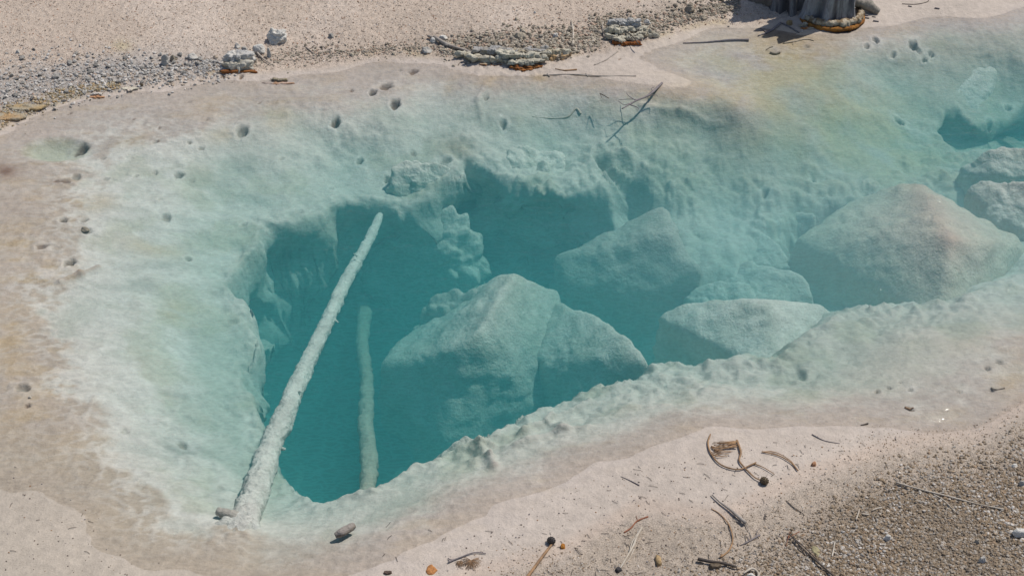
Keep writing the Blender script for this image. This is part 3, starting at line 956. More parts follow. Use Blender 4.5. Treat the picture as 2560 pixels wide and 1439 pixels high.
boulder('submerged_boulder', [(2405, 470, -.2), (2460, 432, -.10), (2570, 440, -.05), (2680, 520, -.1), (2570, 590, -.28), (2490, 548, -.24)],
        'grey rock at the right edge behind the big peaked boulder', 109, ridge=.03, amp=.05, freq=4, p=12, crest=0.15)
boulder('submerged_boulder', [(2395, 400, -.24), (2450, 372, -.14), (2570, 352, -.08), (2680, 380, -.1), (2570, 430, -.18), (2430, 445, -.26)],
        'rusty-patched grey rock at the right edge below the dark blue gap', 110, amp=.05, freq=4, p=12, crest=0.25)
boulder('submerged_boulder', [(1135, 300, -.14), (1210, 270, -.09), (1300, 280, -.10), (1340, 330, -.17), (1235, 352, -.22), (1145, 338, -.21)],
        'whitish rock at the back of the pool under the small vents', 111, base=1.12, amp=.045, freq=7, down=.2, p=5)
boulder('submerged_boulder', [(1165, 375, -.2), (1260, 335, -.15), (1400, 340, -.16), (1490, 400, -.24), (1505, 455, -.31), (1330, 470, -.33), (1200, 435, -.30)],
        'knobbly pale ledge rock between the two dark blue clefts at the back', 112, base=1.12, amp=.07, freq=6, down=0.5, p=7)
boulder('submerged_boulder', [(1445, 300, -.15), (1500, 270, -.09), (1590, 280, -.11), (1645, 325, -.19), (1585, 374, -.29), (1500, 374, -.28), (1448, 345, -.22)],
        'rounded pale rock beneath the floating dead branch', 113, base=1.12, amp=.05, freq=6.5, down=.3, p=5)
boulder('submerged_boulder', [(1600, 385, -.24), (1840, 400, -.28), (1905, 520, -.42), (1795, 615, -.60), (1700, 570, -.58), (1580, 470, -.55), (1500, 395, -.40)],
        'fluted slope rock hanging over the deep water right of the pool centre', 114, freq=5, down=.4, amp=0.07, p=9)
boulder('submerged_boulder', [(1900, 515, -.45), (1975, 495, -.4), (2065, 540, -.42), (2050, 605, -.58), (1950, 632, -.68), (1890, 575, -.6)],
        'small hazy rock left of the big peaked boulder', 115, amp=.06, freq=5, p=8, down=.4)
boulder('submerged_boulder', [(1700, 735, -.62), (1790, 690, -.52), (1880, 700, -.48), (1900, 745, -.52), (1800, 790, -.62), (1720, 780, -.7)],
        'small pale slab wedged behind the left end of the flat-topped boulder', 121, ridge=.03, amp=.04, freq=5, p=14, down=.3)
boulder('submerged_boulder', [(1840, 590, -.5), (1900, 560, -.44), (1960, 600, -.46), (1980, 660, -.52), (1900, 690, -.6), (1830, 650, -.6)],
        'pale green slab leaning in the gap left of the big peaked boulder', 122, ridge=.03, amp=.04, freq=5, p=12, down=.3)
boulder('submerged_boulder', [(840, 560, -.5), (900, 535, -.45), (975, 550, -.5), (960, 610, -.68), (880, 650, -.85), (820, 620, -.7)],
        'dusky lump of sinter just left of the tip of the long log', 117, amp=.07, freq=5, p=7, down=.3)
boulder('submerged_boulder', [(2150, 770, -.22), (2185, 752, -.16), (2225, 768, -.18), (2235, 800, -.24), (2160, 805, -.26)],
        'small round cauliflower knob on the near rim before the big peaked boulder', 118, amp=.05, freq=12, p=6, down=.2, sub=5)
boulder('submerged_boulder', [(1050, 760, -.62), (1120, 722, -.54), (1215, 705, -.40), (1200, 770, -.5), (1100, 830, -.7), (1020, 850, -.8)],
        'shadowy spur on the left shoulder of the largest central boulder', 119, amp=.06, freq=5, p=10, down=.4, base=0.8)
boulder('submerged_boulder', [(2140, 155, -.13), (2250, 125, -.115), (2420, 100, -.10), (2530, 150, -.14), (2500, 235, -.25), (2445, 308, -.36), (2390, 305, -.37), (2330, 268, -.34), (2200, 205, -.21)],
        'broad tilted slab at the upper right above the dark blue gap', 116, ridge=.03, freq=4, down=.4, p=7, amp=0.035)

# ------------------------------------------------------------------ tubes: logs, sticks, twigs
def catmull(pts, n):
    pts = [Vector(p) for p in pts]
    if len(pts) == 2:
        return [pts[0].lerp(pts[1], i / n) for i in range(n + 1)]
    P = [pts[0] * 2 - pts[1]] + pts + [pts[-1] * 2 - pts[-2]]
    o = []
    for i in range(1, len(P) - 2):
        a, b, c, d = P[i - 1], P[i], P[i + 1], P[i + 2]
        m = max(2, n // (len(pts) - 1))
        for k in range(m):
            t = k / m
            o.append(.5 * ((2 * b) + (c - a) * t + (2 * a - 5 * b + 4 * c - d) * t * t + (3 * b - 3 * c + d - a) * t ** 3))
    o.append(P[-2])
    return o


def tube(path, radii, sides=8, amp=0.0, freq=20.0, seed=0, flat=1.0, knob=0.0, squash_n=None):
    n = len(path)
    V_, F_ = [], []
    tprev = None
    up = Vector((0, 0, 1))
    for i, p in enumerate(path):
        t = (path[min(i + 1, n - 1)] - path[max(i - 1, 0)]).normalized()
        s = t.cross(up)
        if s.length < 1e-3:
            s = Vector((1, 0, 0))
        s.normalize()
        w = s.cross(t).normalized()
        f = i / (n - 1) * (len(radii) - 1)
        k = min(int(f), len(radii) - 2)
        r = radii[k] + (radii[k + 1] - radii[k]) * (f - k)
        for j in range(sides):
            a = 2 * math.pi * j / sides
            V_.append(p + (s * math.cos(a) + w * math.sin(a) * flat) * r)
    V_ = np.array([v[:] for v in V_])
    cen = np.repeat(np.array([p[:] for p in path]), sides, 0)
    d = V_ - cen
    if amp:
        nn = fbm3(V_ * freq, 5, seed, .66)
        if knob:
            nn = nn + knob * np.maximum(0, noise3(V_ * freq * .8, seed + 4) - .45) * 2
        V_ = cen + d * (1 + amp * nn)[:, None]
    for i in range(n - 1):
        for j in range(sides):
            a, b = i * sides + j, i * sides + (j + 1) % sides
            F_.append((a, b, b + sides, a + sides))
    # end caps as fans of quads
    V_ = np.vstack([V_, [path[0][:]], [path[-1][:]]])
    c0, c1 = len(V_) - 2, len(V_) - 1
    for j in range(0, sides, 2):
        F_.append((c0, (j + 2) % sides, (j + 1) % sides, j))
        e = (n - 1) * sides
        F_.append((c1, e + j, e + (j + 1) % sides, e + (j + 2) % sides))
    return V_, np.array(F_)


def merge(parts):
    vs_, fs_, o = [], [], 0
    for v, f in parts:
        vs_.append(v)
        fs_.append(f + o)
        o += len(v)
    return np.vstack(vs_), np.vstack(fs_)


# the long log, sinter coated
log_px = [(556, 1380, -.14), (596, 1325, -.11), (627, 1262, -.13), (649, 1200, -.15), (675, 1120, -.18), (714, 1030, -.21), (758, 930, -.25), (814, 812, -.29), (866, 700, -.34), (917, 610, -.38), (970, 492, -.42)]
path = catmull([P3(*a) for a in log_px], 400)
rad = [w * px_size(u, v) for (w, (u, v, z)) in zip([46, 40, 37, 34, 30, 26, 22, 19, 17, 14, 9], log_px)]
v, f = tube(path, rad, 64, .13, 22, 11, knob=1.9)
root = bpy.data.objects.new('sunken_log', None)
COL.objects.link(root)
root['label'] = 'long pale sinter-coated log leaning across the deep teal water'
root['category'] = 'log'
base_p = Vector(P3(600, 1318, -.1))
root.location = base_p


def relv(v):
    return np.asarray(v) - np.array(base_p[:])


nn = fbm3(v * 12, 4, 5)
c = np.empty((len(v), 3))
c[:] = C(.55, .545, .50)
m = smooth(-.3, .7, nn)[:, None]
c = c * (1 - m * .35) + C(.36, .34, .31) * m * .35
link('trunk', mesh_from('log_trunk', relv(v), f, c), M_rock_wet, root)
v, f = tube(catmull([P3(545, 1276, -.05), P3(568, 1284, -.05), P3(615, 1300, -.08)], 24), [.018, .024, .028], 14, .14, 30, 12)
c = np.empty((len(v), 3))
c[:] = C(.38, .35, .31)
link('branch_stub', mesh_from('log_stub', relv(v), f, c), M_rock_wet, root)
for (a_, b_, w_) in [((735, 985), (752, 978), 7), ((806, 822), (792, 812), 5), ((838, 800), (846, 806), 6), ((700, 1120), (712, 1122), 8), ((893, 640), (884, 634), 4), ((690, 1055), (676, 1046), 6)]:
    v, f = tube(catmull([P3(*a_, -.22 if a_[1] > 900 else -.30), P3(*b_, -.19 if a_[1] > 900 else -.28)], 8), [w_ * .0012, w_ * .0007], 10, .3, 60, int(a_[0]))
    c = np.empty((len(v), 3))
    c[:] = C(.50, .49, .45)
    link('branch_stub', mesh_from('log_knot', relv(v), f, c), M_rock_wet, root)
parts = []
for pp in ([(530, 1342, -.06), (565, 1338, -.06), (605, 1315, -.08)], [(575, 1392, -.07), (590, 1355, -.06), (615, 1310, -.08)], [(650, 1360, -.09), (635, 1325, -.08), (625, 1280, -.09)], [(515, 1322, -.06), (560, 1312, -.07), (610, 1295, -.09)]):
    parts.append(tube(catmull([P3(*a) for a in pp], 20), [.008, .03, .05], 12, .2, 25, 13))
v, f = merge(parts)
c = np.empty((len(v), 3))
c[:] = C(.53, .52, .48)
link('root_flare', mesh_from('log_roots', relv(v), f, c), M_rock_wet, root)

log2 = [(916, 1240, -.24), (923, 1160, -.42), (914, 1060, -.58), (917, 960, -.72), (906, 860, -.86), (910, 770, -1.0), (898, 690, -1.16), (893, 620, -1.36)]
path = catmull([P3(*a) for a in log2], 200)
v, f = tube(path, [w * px_size(u, vv, z) for (w, (u, vv, z)) in zip([19, 21, 19, 18, 15, 18, 19, 17], log2)], 36, .17, 20, 17, knob=1.4)
c = np.empty((len(v), 3))
c[:] = C(.32, .32, .26)
link('sunken_log', mesh_from('second_log', v, f, c), M_rock_wet, label='upright greenish log fading down into the deepest teal water', cat='log')

# half sunken dark stub beside the near rim, with rings around it
v, f = tube(catmull([P3(838, 1338, -.012), P3(858, 1328, -.006), P3(884, 1312, -.012)], 20), [.012, .019, .021, .014], 14, .18, 30, 18)
c = np.empty((len(v), 3))
c[:] = C(.25, .22, .19)
link('wood_stub', mesh_from('wood_stub', v, f, c), M_rock_wet, label='short dark stub in ripple rings at the near edge, right of the long log foot', cat='wood')


# wood looks
def wood_mat(name, a, b, rough=.75):
    return tint_material(name, base=a, base2=b, speck_scale=60, mid_scale=14, speck=.2, bump=.5, bump_dist=.003, rough=rough, stretch=(1, 1, 1))


W_GREY = wood_mat('wood_grey', (.38, .335, .285), (.24, .205, .175))
W_PALE = wood_mat('wood_pale', (.52, .46, .38), (.36, .30, .23))
W_DARK = wood_mat('wood_dark', (.10, .078, .06), (.055, .045, .04))
W_BROWN = wood_mat('wood_brown', (.36, .215, .11), (.22, .135, .075))
W_RED = wood_mat('wood_red', (.30, .11, .055), (.20, .085, .05))
W_MAUVE = wood_mat('wood_wet', (.22, .19, .185), (.15, .13, .13))


def stick(name, px, w0, w1, mat, label, cat='stick', lift=0.0, sides=8, amp=.12, group=None, side=(), parent=None, fixz=None):
    """px: picture points on the ground; widths in picture px. side: more polylines for twigs."""
    segs = []
    for k, (pl, a, b) in enumerate([(px, w0, w1)] + list(side)):
        pts = []
        for i, (u, vv) in enumerate(pl):
            s = px_size(u, vv)
            r = (a + (b - a) * i / max(1, len(pl) - 1)) * s * .5
            p = on_ground(u, vv, r * .8 + lift)
            if fixz is not None:
                p = Vector(P3(u, vv, fixz))
            pts.append(p)
        n = max(8, 6 * (len(pl) - 1))
        segs.append(tube(catmull(pts, n), [max(.0009, a * .41 * px_size(*pl[0])), max(.0009, b * .41 * px_size(*pl[-1]))], sides, amp, 40, len(label) + k))
    v, f = merge(segs)
    o = link(name, mesh_from(name, v, f), mat, label=label, cat=cat, group=group, parent=parent)
    return o


# ---------------- far shore
stick('dead_stick', [(1429, 52), (1433, 80), (1432, 115)], 6.5, 6.5, W_PALE, 'straight pale stick standing end-on to the far waterline between two crusts')
stick('dead_stick', [(1085, 92), (1120, 112), (1160, 125), (1200, 142), (1240, 158)], 11, 4, W_GREY, 'long grey weathered branch half buried at the far shore, below two white stones',
      side=[([(1070, 90), (1095, 100), (1120, 115)], 8, 8), ([(1155, 122), (1190, 132), (1215, 150)], 5, 3)], lift=.01)
stick('dead_stick', [(1522, 65), (1555, 75), (1580, 90), (1597, 112)], 4, 3, W_DARK, 'thin dark twig lying across the farther of the crust ledges', lift=.05)
stick('dead_stick', [(1506, 62), (1508, 82), (1512, 97)], 4, 3, W_GREY, 'short grey twig on the left side of the farther crust ledge', lift=.01)
stick('dead_stick', [(1708, 108), (1760, 106), (1820, 101), (1872, 100)], 3, 9, W_MAUVE, 'dark waterlogged spindle of wood lying left below the stump')
stick('dead_stick', [(1555, 272), (1590, 252), (1622, 238), (1655, 208)], 4, 8, W_MAUVE, 'forked dead branch poking out of the water over the pale rock', fixz=.008,
      side=[([(1600, 250), (1575, 248), (1548, 250)], 3, 1.5), ([(1590, 252), (1572, 240), (1566, 232)], 3, 1.5), ([(1618, 240), (1640, 238), (1645, 242)], 3, 1.5), ([(1575, 262), (1592, 268), (1598, 274)], 4, 1.5),
            ([(1582, 256), (1560, 262), (1545, 252)], 2.5, 1.5), ([(1632, 228), (1628, 222), (1636, 218)], 2.5, 1.5)])
stick('twig', [(1500, 234), (1512, 240), (1522, 246)], 3, 2, W_DARK, 'small dark twig sticking up left of the forked dead branch', 'twig', fixz=.012, side=[([(1500, 234), (1504, 244)], 2, 1.5)])
stick('dead_stick', [(1358, 188), (1430, 186), (1500, 190), (1590, 190)], 4, 3, W_GREY, 'long thin straight twig just under water right of the big crust', side=[([(1368, 184), (1374, 192)], 4, 3), ([(1465, 184), (1470, 192)], 4, 3)])
stick('twig', [(1388, 172), (1410, 176), (1442, 174)], 2.5, 5, W_BROWN, 'short rusty splinter in the shallows below the big crust', 'twig')
stick('twig', [(1485, 163), (1515, 150), (1545, 128)], 2.5, 4, W_GREY, 'slim grey twig with rusty tip in the shallows right of the big crust', 'twig')
stick('twig', [(1145, 164), (1150, 157), (1160, 156), (1166, 163)], 1.8, 1.5, W_DARK, 'tiny curled dark twig on wet sand left of the big crust', 'twig')
stick('dead_stick', [(640, 128), (655, 145), (678, 162)], 8, 2, W_GREY, 'pointed grey stick beside the slab with the orange base', lift=.006)
stick('twig', [(765, 118), (780, 130), (795, 140)], 4, 3, W_GREY, 'small grey stick in the gravel right of the large white rock', 'twig')
stick('twig', [(1958, 108), (1985, 104), (2015, 98), (2035, 102)], 4, 3, W_PALE, 'pale bent twig under shallow water below the stump', 'twig', side=[([(1985, 104), (1982, 112)], 3, 2)])
stick('dead_stick', [(1895, 90), (1925, 78), (1952, 58)], 4, 8, W_MAUVE, 'bent dark driftwood at the waterline left of the stump', side=[([(1915, 80), (1900, 70)], 4, 2), ([(1955, 58), (1975, 68), (1998, 82)], 5, 4)])
stick('wood_stub', [(1925, 131), (1937, 134), (1950, 131)], 7, 8, W_GREY, 'stubby brown wood chip in the amber shallows', 'wood')
stick('twig', [(1915, 126), (1923, 120), (1932, 117)], 2, 2, W_DARK, 'tiny dark twig just above the stubby wood chip', 'twig')
stick('dead_stick', [(1452, 285), (1440, 272), (1420, 292), (1385, 296), (1330, 292)][::-1], 2, 7, W_PALE, 'sinter-crusted branch under water on the ledge at the back', lift=-.002)
stick('dead_stick', [(2478, 968), (2490, 972), (2512, 968)], 5, 6, W_PALE, 'short pale stick in the shallows near the right edge')
stick('wood_stub', [(2263, 1018), (2275, 1022), (2284, 1018)], 8, 4, W_BROWN, 'rusty brown wood chip in rippled shallows at lower right', 'wood')
stick('twig', [(2152, 1062), (2162, 1060), (2170, 1058)], 3, 6, W_DARK, 'black splinter in the film of water above the dark gravel', 'twig')
# dark chips right of stump
for (u, vv, w_, ln, lb) in [(2165, 38, 5, 11, 'upper left of the dark chips'), (2147, 45, 5, 10, 'leftmost of the dark chips'), (2168, 45, 5, 10, 'middle of the dark chips'), (2185, 42, 4, 9, 'palest of the dark chips'),
                            (2190, 53, 5, 14, 'lowest of the dark chips'), (2343, 21, 5, 12, 'single dark chip far right of the stump'), (2275, 16, 4, 9, 'thin dark chip midway right of the stump')]:
    stick('wood_chip', [(u - ln / 2, vv - 1), (u, vv), (u + ln / 2, vv + 1)], w_, w_ * .8, W_MAUVE if 'palest' not in lb else W_GREY, lb + ' on pink sand beside the stump', 'wood chip', group='wood chips beside the stump')
stick('twig', [(2255, 10), (2290, 11), (2318, 5), (2322, -2)], 2, 2, W_DARK, 'curved thin twig on the sand at the upper right', 'twig')

# ---------------- near shore
stick('dead_stick', [(1780, 1236), (1800, 1254), (1822, 1270), (1848, 1292), (1864, 1306)], 4, 12, W_GREY, 'grey weathered stick slanting over wet sand below the tangled twigs', lift=.006,
      side=[([(1864, 1306), (1872, 1325), (1880, 1345)], 4, 2), ([(1834, 1296), (1850, 1306), (1862, 1308)], 2, 2)])
stick('dead_stick', [(1778, 1270), (1800, 1284), (1822, 1310), (1832, 1345), (1822, 1375), (1800, 1392)], 2.5, 6, W_BROWN, 'dark brown stick curved like a bow on the near sand', lift=.002)
stick('dead_stick', [(1745, 1396), (1775, 1402), (1805, 1406), (1842, 1416)], 11, 7, W_DARK, 'blackened stick lying nearly level at the bottom, below the bow-shaped stick', lift=.008)
stick('dead_stick', [(1972, 1332), (2005, 1368), (2040, 1400), (2085, 1439), (2110, 1460)], 4, 7, W_DARK, 'long black forked stick running off the bottom edge into the gravel', lift=.012,
      side=[([(1975, 1336), (2020, 1375), (2055, 1412)], 3, 3)])
stick('dead_stick', [(1604, 1318), (1592, 1340), (1582, 1365), (1562, 1400), (1550, 1420)], 9, 4, W_PALE, 'split cream-coloured stick peeling in two on the near sand', lift=.006,
      side=[([(1596, 1330), (1580, 1355), (1572, 1385), (1556, 1412)], 5, 3), ([(1585, 1372), (1576, 1390), (1568, 1405)], 4, 2)])
stick('dead_stick', [(1560, 1330), (1578, 1318), (1592, 1302), (1620, 1290)], 4, 5, W_RED, 'reddish kinked twig above the split cream stick', side=[([(1594, 1300), (1590, 1288)], 2, 1.5)])
stick('dead_stick', [(1310, 1452), (1330, 1425), (1352, 1395), (1375, 1365), (1385, 1352)], 11, 7, W_BROWN, 'wet orange-brown stick running from the bottom edge to the black cone', lift=.003)
stick('dead_stick', [(2240, 1205), (2300, 1222), (2380, 1242), (2440, 1258), (2510, 1272)], 6, 4, W_PALE, 'long thin bleached stick lying on the gravel at lower right', lift=.006)
stick('twig', [(2335, 1235), (2360, 1250), (2390, 1280)], 4, 3, W_PALE, 'bleached twig forking below the long bleached stick', 'twig', lift=.006)
stick('twig', [(2140, 1298), (2146, 1282), (2148, 1272)], 5, 4, W_PALE, 'short bleached twig standing in the dark gravel', 'twig', lift=.004)
stick('twig', [(2180, 1275), (2192, 1270), (2205, 1268)], 4, 4, W_PALE, 'stubby bleached twig on the gravel, upper of a close pair', 'twig', lift=.004)
stick('twig', [(2155, 1283), (2165, 1285), (2172, 1285)], 5, 4, W_PALE, 'stubby bleached twig on the gravel, lower of a close pair', 'twig', lift=.004)
stick('twig', [(2080, 1390), (2084, 1372), (2086, 1356)], 5, 4, W_PALE, 'upright bleached twig beside the black forked stick', 'twig', lift=.004)
stick('twig', [(1966, 1250), (1985, 1268), (2008, 1284), (2006, 1294)], 2.5, 2, W_DARK, 'kinked dark twig on grey sand left of the gravel', 'twig', lift=.002)
stick('dead_stick', [(1852, 1362), (1875, 1350), (1900, 1336)], 3, 6, W_MAUVE, 'grey wet stick below the grey slanting stick', side=[([(1872, 1352), (1870, 1340)], 3, 2), ([(1890, 1342), (1894, 1325), (1902, 1318)], 2, 1.5)])
stick('twig', [(1998, 1328), (1972, 1342)][::-1], 2, 3, W_RED, 'short red twig at the tip of the black forked stick', 'twig', side=[([(1975, 1330), (1970, 1345), (1965, 1365)], 2.5, 1.5)], lift=.012)
stick('dead_stick', [(1858, 1432), (1880, 1420), (1896, 1432), (1890, 1450)], 6, 6, W_PALE, 'cream broken wood with a dark gap at the bottom edge', lift=.01, side=[([(1896, 1440), (1902, 1425)], 6, 5)])
stick('twig', [(2030, 1085), (2060, 1100), (2100, 1108)], 4, 2, W_MAUVE, 'faint grey twig in the wet sand margin above the gravel', 'twig')
stick('twig', [(1552, 1190), (1575, 1200), (1598, 1212)], 2, 4, W_MAUVE, 'small grey stick on the bare pink sand left of the tangled twigs', 'twig')
stick('twig', [(1120, 1404), (1150, 1392), (1185, 1380), (1215, 1382)], 5, 3, W_MAUVE, 'grey curved twig lying over the needle tuft at the bottom', 'twig', lift=.004, side=[([(1120, 1394), (1128, 1398), (1140, 1396)], 4, 3)])
stick('twig', [(605, 1425)] * 1 + [(168, 1432), (162, 1439)], 1.5, 1.5, W_DARK, 'needle', 'twig') if False else None
# tangled orange twigs
tw = bpy.data.objects.new('tangled_twigs', None)
COL.objects.link(tw)
tw['label'] = 'tangle of curved orange-brown twigs ending in a small dark cone'
tw['category'] = 'twigs'
tw_parts = [
    ([(1776, 1085), (1770, 1105), (1776, 1130), (1795, 1155), (1820, 1168), (1850, 1172), (1880, 1160), (1890, 1155)], 5, 5),
    ([(1842, 1100), (1848, 1115), (1852, 1132), (1848, 1150), (1860, 1166), (1884, 1190), (1902, 1200)], 8, 4),
    ([(1885, 1158), (1910, 1168), (1936, 1184)], 4, 2),
]
for pl, a, b in tw_parts:
    stick('twig_stem', pl, a, b, W_BROWN, None, None, parent=tw, lift=.004) if False else None


def stem_part(pl, a, b, mat, parent, name='stem', lift=.004):
    pts = [on_ground(u, vv, (a + b) * .25 * px_size(u, vv) + lift) for u, vv in pl]
    v, f = tube(catmull(pts, 7 * (len(pl) - 1)), [a * .4 * px_size(*pl[0]), b * .4 * px_size(*pl[-1])], 7, .12, 40, 3)
    o = link(name, mesh_from(name, v, f), mat, parent)
    return o


for pl, a, b in tw_parts:
    stem_part(pl, a, b, W_BROWN, tw)
rr = random.Random(4)
nd = []
for k in range(16):
    u0, v0 = 1840 + rr.uniform(-4, 4), 1106 + rr.uniform(-6, 12)
    u1, v1 = u0 - rr.uniform(25, 60), v0 + rr.uniform(-2, 16)
    pts = [on_ground(u0, v0, .012), on_ground((u0 + u1) / 2, (v0 + v1) / 2 + 1, .010), on_ground(u1, v1, .003)]
    nd.append(tube(catmull(pts, 6), [.0022, .001], 5))
for k in range(12):
    u0, v0 = 1778 + rr.uniform(-3, 8), 1112 + k * 2.2
    u1, v1 = u0 + rr.uniform(20, 48), v0 + rr.uniform(0, 9)
    pts = [on_ground(u0, v0, .006), on_ground((u0 + u1) / 2, (v0 + v1) / 2 + 2, .010), on_ground(u1, v1, .003)]
    nd.append(tube(catmull(pts, 6), [.0022, .001], 5))
v, f = merge(nd)
o = link('needles', mesh_from('twig_needles', v, f), W_BROWN, tw)
o['kind'] = 'stuff'
stick('dead_stick', [(1904, 1128), (1925, 1132), (1952, 1140), (1978, 1156), (1995, 1175)], 3, 4, W_BROWN, 'arched double twig right of the tangled twigs', lift=.004, side=[([(1904, 1128), (1940, 1130), (1975, 1150), (1992, 1170)], 3, 2)])


def cone(u, vv, r_px, label, mat):
    p = on_ground(u, vv)
    r = r_px * px_size(u, vv)
    root = bpy.data.objects.new('pine_cone', None)
    COL.objects.link(root)
    root.location = (p.x, p.y, p.z + r * .85)
    root.rotation_euler = (1.2, .3, .6)
    root['label'] = label
    root['category'] = 'pine cone'
    d, f = ico(3)
    link('core', mesh_from('cone_core', d * np.array([.82, .82, 1.0]) * r, f), mat, root)
    n = 46
    sv = np.array([(-.5, 0, 0), (0, -.35, .15), (.5, 0, 0), (0, .5, .35), (0, .1, -.25)]) * r * .42
    sf = np.array([(0, 1, 3), (1, 2, 3), (0, 4, 1), (1, 4, 2), (0, 3, 4), (2, 4, 3)])
    me = mesh_from('cone_scale', sv, sf, smooth_shade=False)
    me.materials.append(mat)
    for i in range(n):
        t = (i + .5) / n
        z = 1 - 2 * t
        a = i * 2.39996
        s = math.sqrt(1 - z * z)
        n_ = Vector((s * math.cos(a), s * math.sin(a), z))
        o = bpy.data.objects.new('scale', me)
        COL.objects.link(o)
        o.parent = root
        o.location = Vector((n_.x * .86, n_.y * .86, n_.z)) * r
        o.rotation_euler = n_.to_track_quat('Z', 'Y').to_euler()


M_cone = tint_material('cone_black', base=(.05, .04, .033), base2=(.028, .024, .022), speck_scale=80, speck=.3, bump=.3, rough=.35, coat=.3)
M_cone2 = tint_material('cone_brown', base=(.13, .09, .045), base2=(.06, .045, .03), speck_scale=80, speck=.3, bump=.3, rough=.45, coat=.2)
cone(1378, 1357, 11, 'round black wet pine cone on the end of the orange-brown stick', M_cone)
cone(1910, 1208, 11, 'spiky dark brown cone at the lower tip of the tangled twigs', M_cone2)

# needle tufts
def tuft(u, vv, r_px, n, label, a0, a1):
    p = on_ground(u, vv, .006)
    s = px_size(u, vv)
    segs = []
    q = random.Random(int(u))
    for i in range(n):
        a = a0 + (a1 - a0) * (i + q.uniform(-.3, .3)) / n
        ln = r_px * s * q.uniform(.65, 1.1)
        e = p + Vector((math.cos(a) * ln, math.sin(a) * ln * 1.35, 0))
        e.z = height(e.x, e.y) + .002
        m_ = (p + e) / 2 + Vector((0, 0, q.uniform(.002, .012)))
        segs.append(tube(catmull([p, m_, e], 4), [.0016, .0008], 4))
    v, f = merge(segs)
    link('needle_tuft', mesh_from('needle_tuft', v, f), W_BROWN, label=label, cat='pine needles')


tuft(1178, 1400, 26, 34, 'star-shaped tuft of brown pine needles at the bottom edge', -3.6, .6)
tuft(1150, 1402, 15, 16, 'smaller fan of brown pine needles left of the star-shaped tuft', -3.0, -.2)

# orange scraps
def scrap(u, vv, ru, rv, label, colr, name='bark_scrap', cat='bark', seed=1, h=.012):
    p = on_ground(u, vv)
    s = px_size(u, vv)
    k = np.linspace(0, 2 * math.pi, 9)[:-1]
    pts = []
    q = random.Random(seed)
    for a in k:
        m_ = q.uniform(.7, 1.1)
        x, y = p.x + math.cos(a) * ru * s * m_, p.y + math.sin(a) * rv * s * 1.4 * m_
        z = height(x, y)
        pts += [(x, y, z - .004), (p.x + (x - p.x) * .85, p.y + (y - p.y) * .85, z + h * q.uniform(.6, 1.2))]
    v, f, nr = lump(pts, 4, 12, .004, 40, seed, .5)
    c = np.empty((len(v), 3))
    c[:] = colr
    m_ = smooth(-.3, .5, nr)[:, None]
    c = c * (1 - m_ * .5) + np.array(colr) * .45 * m_ * .5
    return link(name, mesh_from(name, v, f, c), M_tinted, label=label, cat=cat)


scrap(1078, 1424, 16, 16, 'orange-stained bark scrap at the bottom edge, left of the needle tufts', (.45, .20, .07), seed=2, h=.006)
scrap(1407, 1366, 8, 7, 'small bright orange scrap right of the black pine cone', (.42, .17, .03), seed=3)
scrap(1647, 1404, 10, 18, 'yellowish knobbly wood scrap right of the split cream stick', (.42, .29, .15), seed=4, h=.02)
scrap(2035, 1162, 7, 6, 'small orange pebble at the edge of the dark gravel', (.42, .22, .12), 'pebble', 'stone', 5, .015)
scrap(968, 1432, 14, 6, 'dark curled bark bit at the bottom edge left of the orange scrap', (.12, .08, .06), seed=6, h=.01)
scrap(1545, 1425, 14, 8, 'black charred knot at the foot of the split cream stick', (.05, .045, .045), seed=7, h=.015)
scrap(1790, 1418, 20, 10, 'ribbed brown cone fragment under the blackened stick', (.16, .12, .08), seed=8, h=.02)
scrap(2040, 1378, 14, 20, 'olive yellow flat pebble beside the black forked stick', (.32, .28, .16), 'pebble', 'stone', 9, .008)

# ------------------------------------------------------------------ named rocks on the far shore
def rock(name, u, vv, w, h, label, mat, seed, tall=.7, amp=.25, cat='rock', deep=.75, p=9, facets=12, sub=5):
    """w, h: size in picture px; sits on the ground with its foot at (u, vv + h/2)."""
    s = px_size(u, vv)
    foot = on_ground(u, vv + h * .30)
    q = random.Random(seed)
    W, D = w * s * .5, w * s * .5 * deep
    H = max(.012, h * s * tall)
    pts = []
    for i in range(facets):
        a = 2 * math.pi * i / facets + q.uniform(-.2, .2)
        k = q.uniform(.75, 1.08)
        pts.append((math.cos(a) * W * k, math.sin(a) * D * k, q.uniform(-.1, .35) * H))
    for i in range(facets // 2):
        a = 2 * math.pi * i / (facets // 2) + q.uniform(-.5, .5)
        k = q.uniform(.3, .8)
        pts.append((math.cos(a) * W * k, math.sin(a) * D * k, q.uniform(.75, 1.1) * H))
    pts += [(W * .6, 0, -.3 * H), (-W * .6, 0, -.3 * H), (0, D * .6, -.3 * H), (0, -D * .6, -.3 * H)]
    v, f, _ = lump(pts, sub, p, amp * min(W, H) * .5, 1.6 / W, seed, .4)
    return link(name, mesh_from(name, v, f), mat, label=label, cat=cat, loc=foot)


rock('rock', 691, 90, 62, 42, 'largest white rock on the far beach, pitted and two-lobed', M_stone_white, 201, .8, .95, p=6)
rock('rock', 649, 122, 38, 26, 'cream tilted rock between the white rock and the orange-based slab', M_stone_white, 202, .9)
rock('rock', 593, 113, 20, 18, 'small grey rock left of the cream tilted rock, upper of two', M_stone_grey, 203)
rock('rock', 614, 125, 24, 20, 'rounded grey rock touching the cream tilted rock', M_stone_grey, 204)
rock('rock', 673, 135, 14, 26, 'narrow pale grey upright stone right of the cream tilted rock', M_stone_grey, 205, 1.0)
rock('rock', 414, 152, 26, 34, 'tall dark grey rock at the right end of the gravel bank', M_stone_grey, 206, .9)
rock('rock', 432, 145, 18, 24, 'tan rock leaning against the tall dark grey rock', M_stone_tan, 207)
rock('rock', 482, 140, 30, 18, 'flat rounded grey rock alone right of the gravel bank', M_stone_grey, 208)
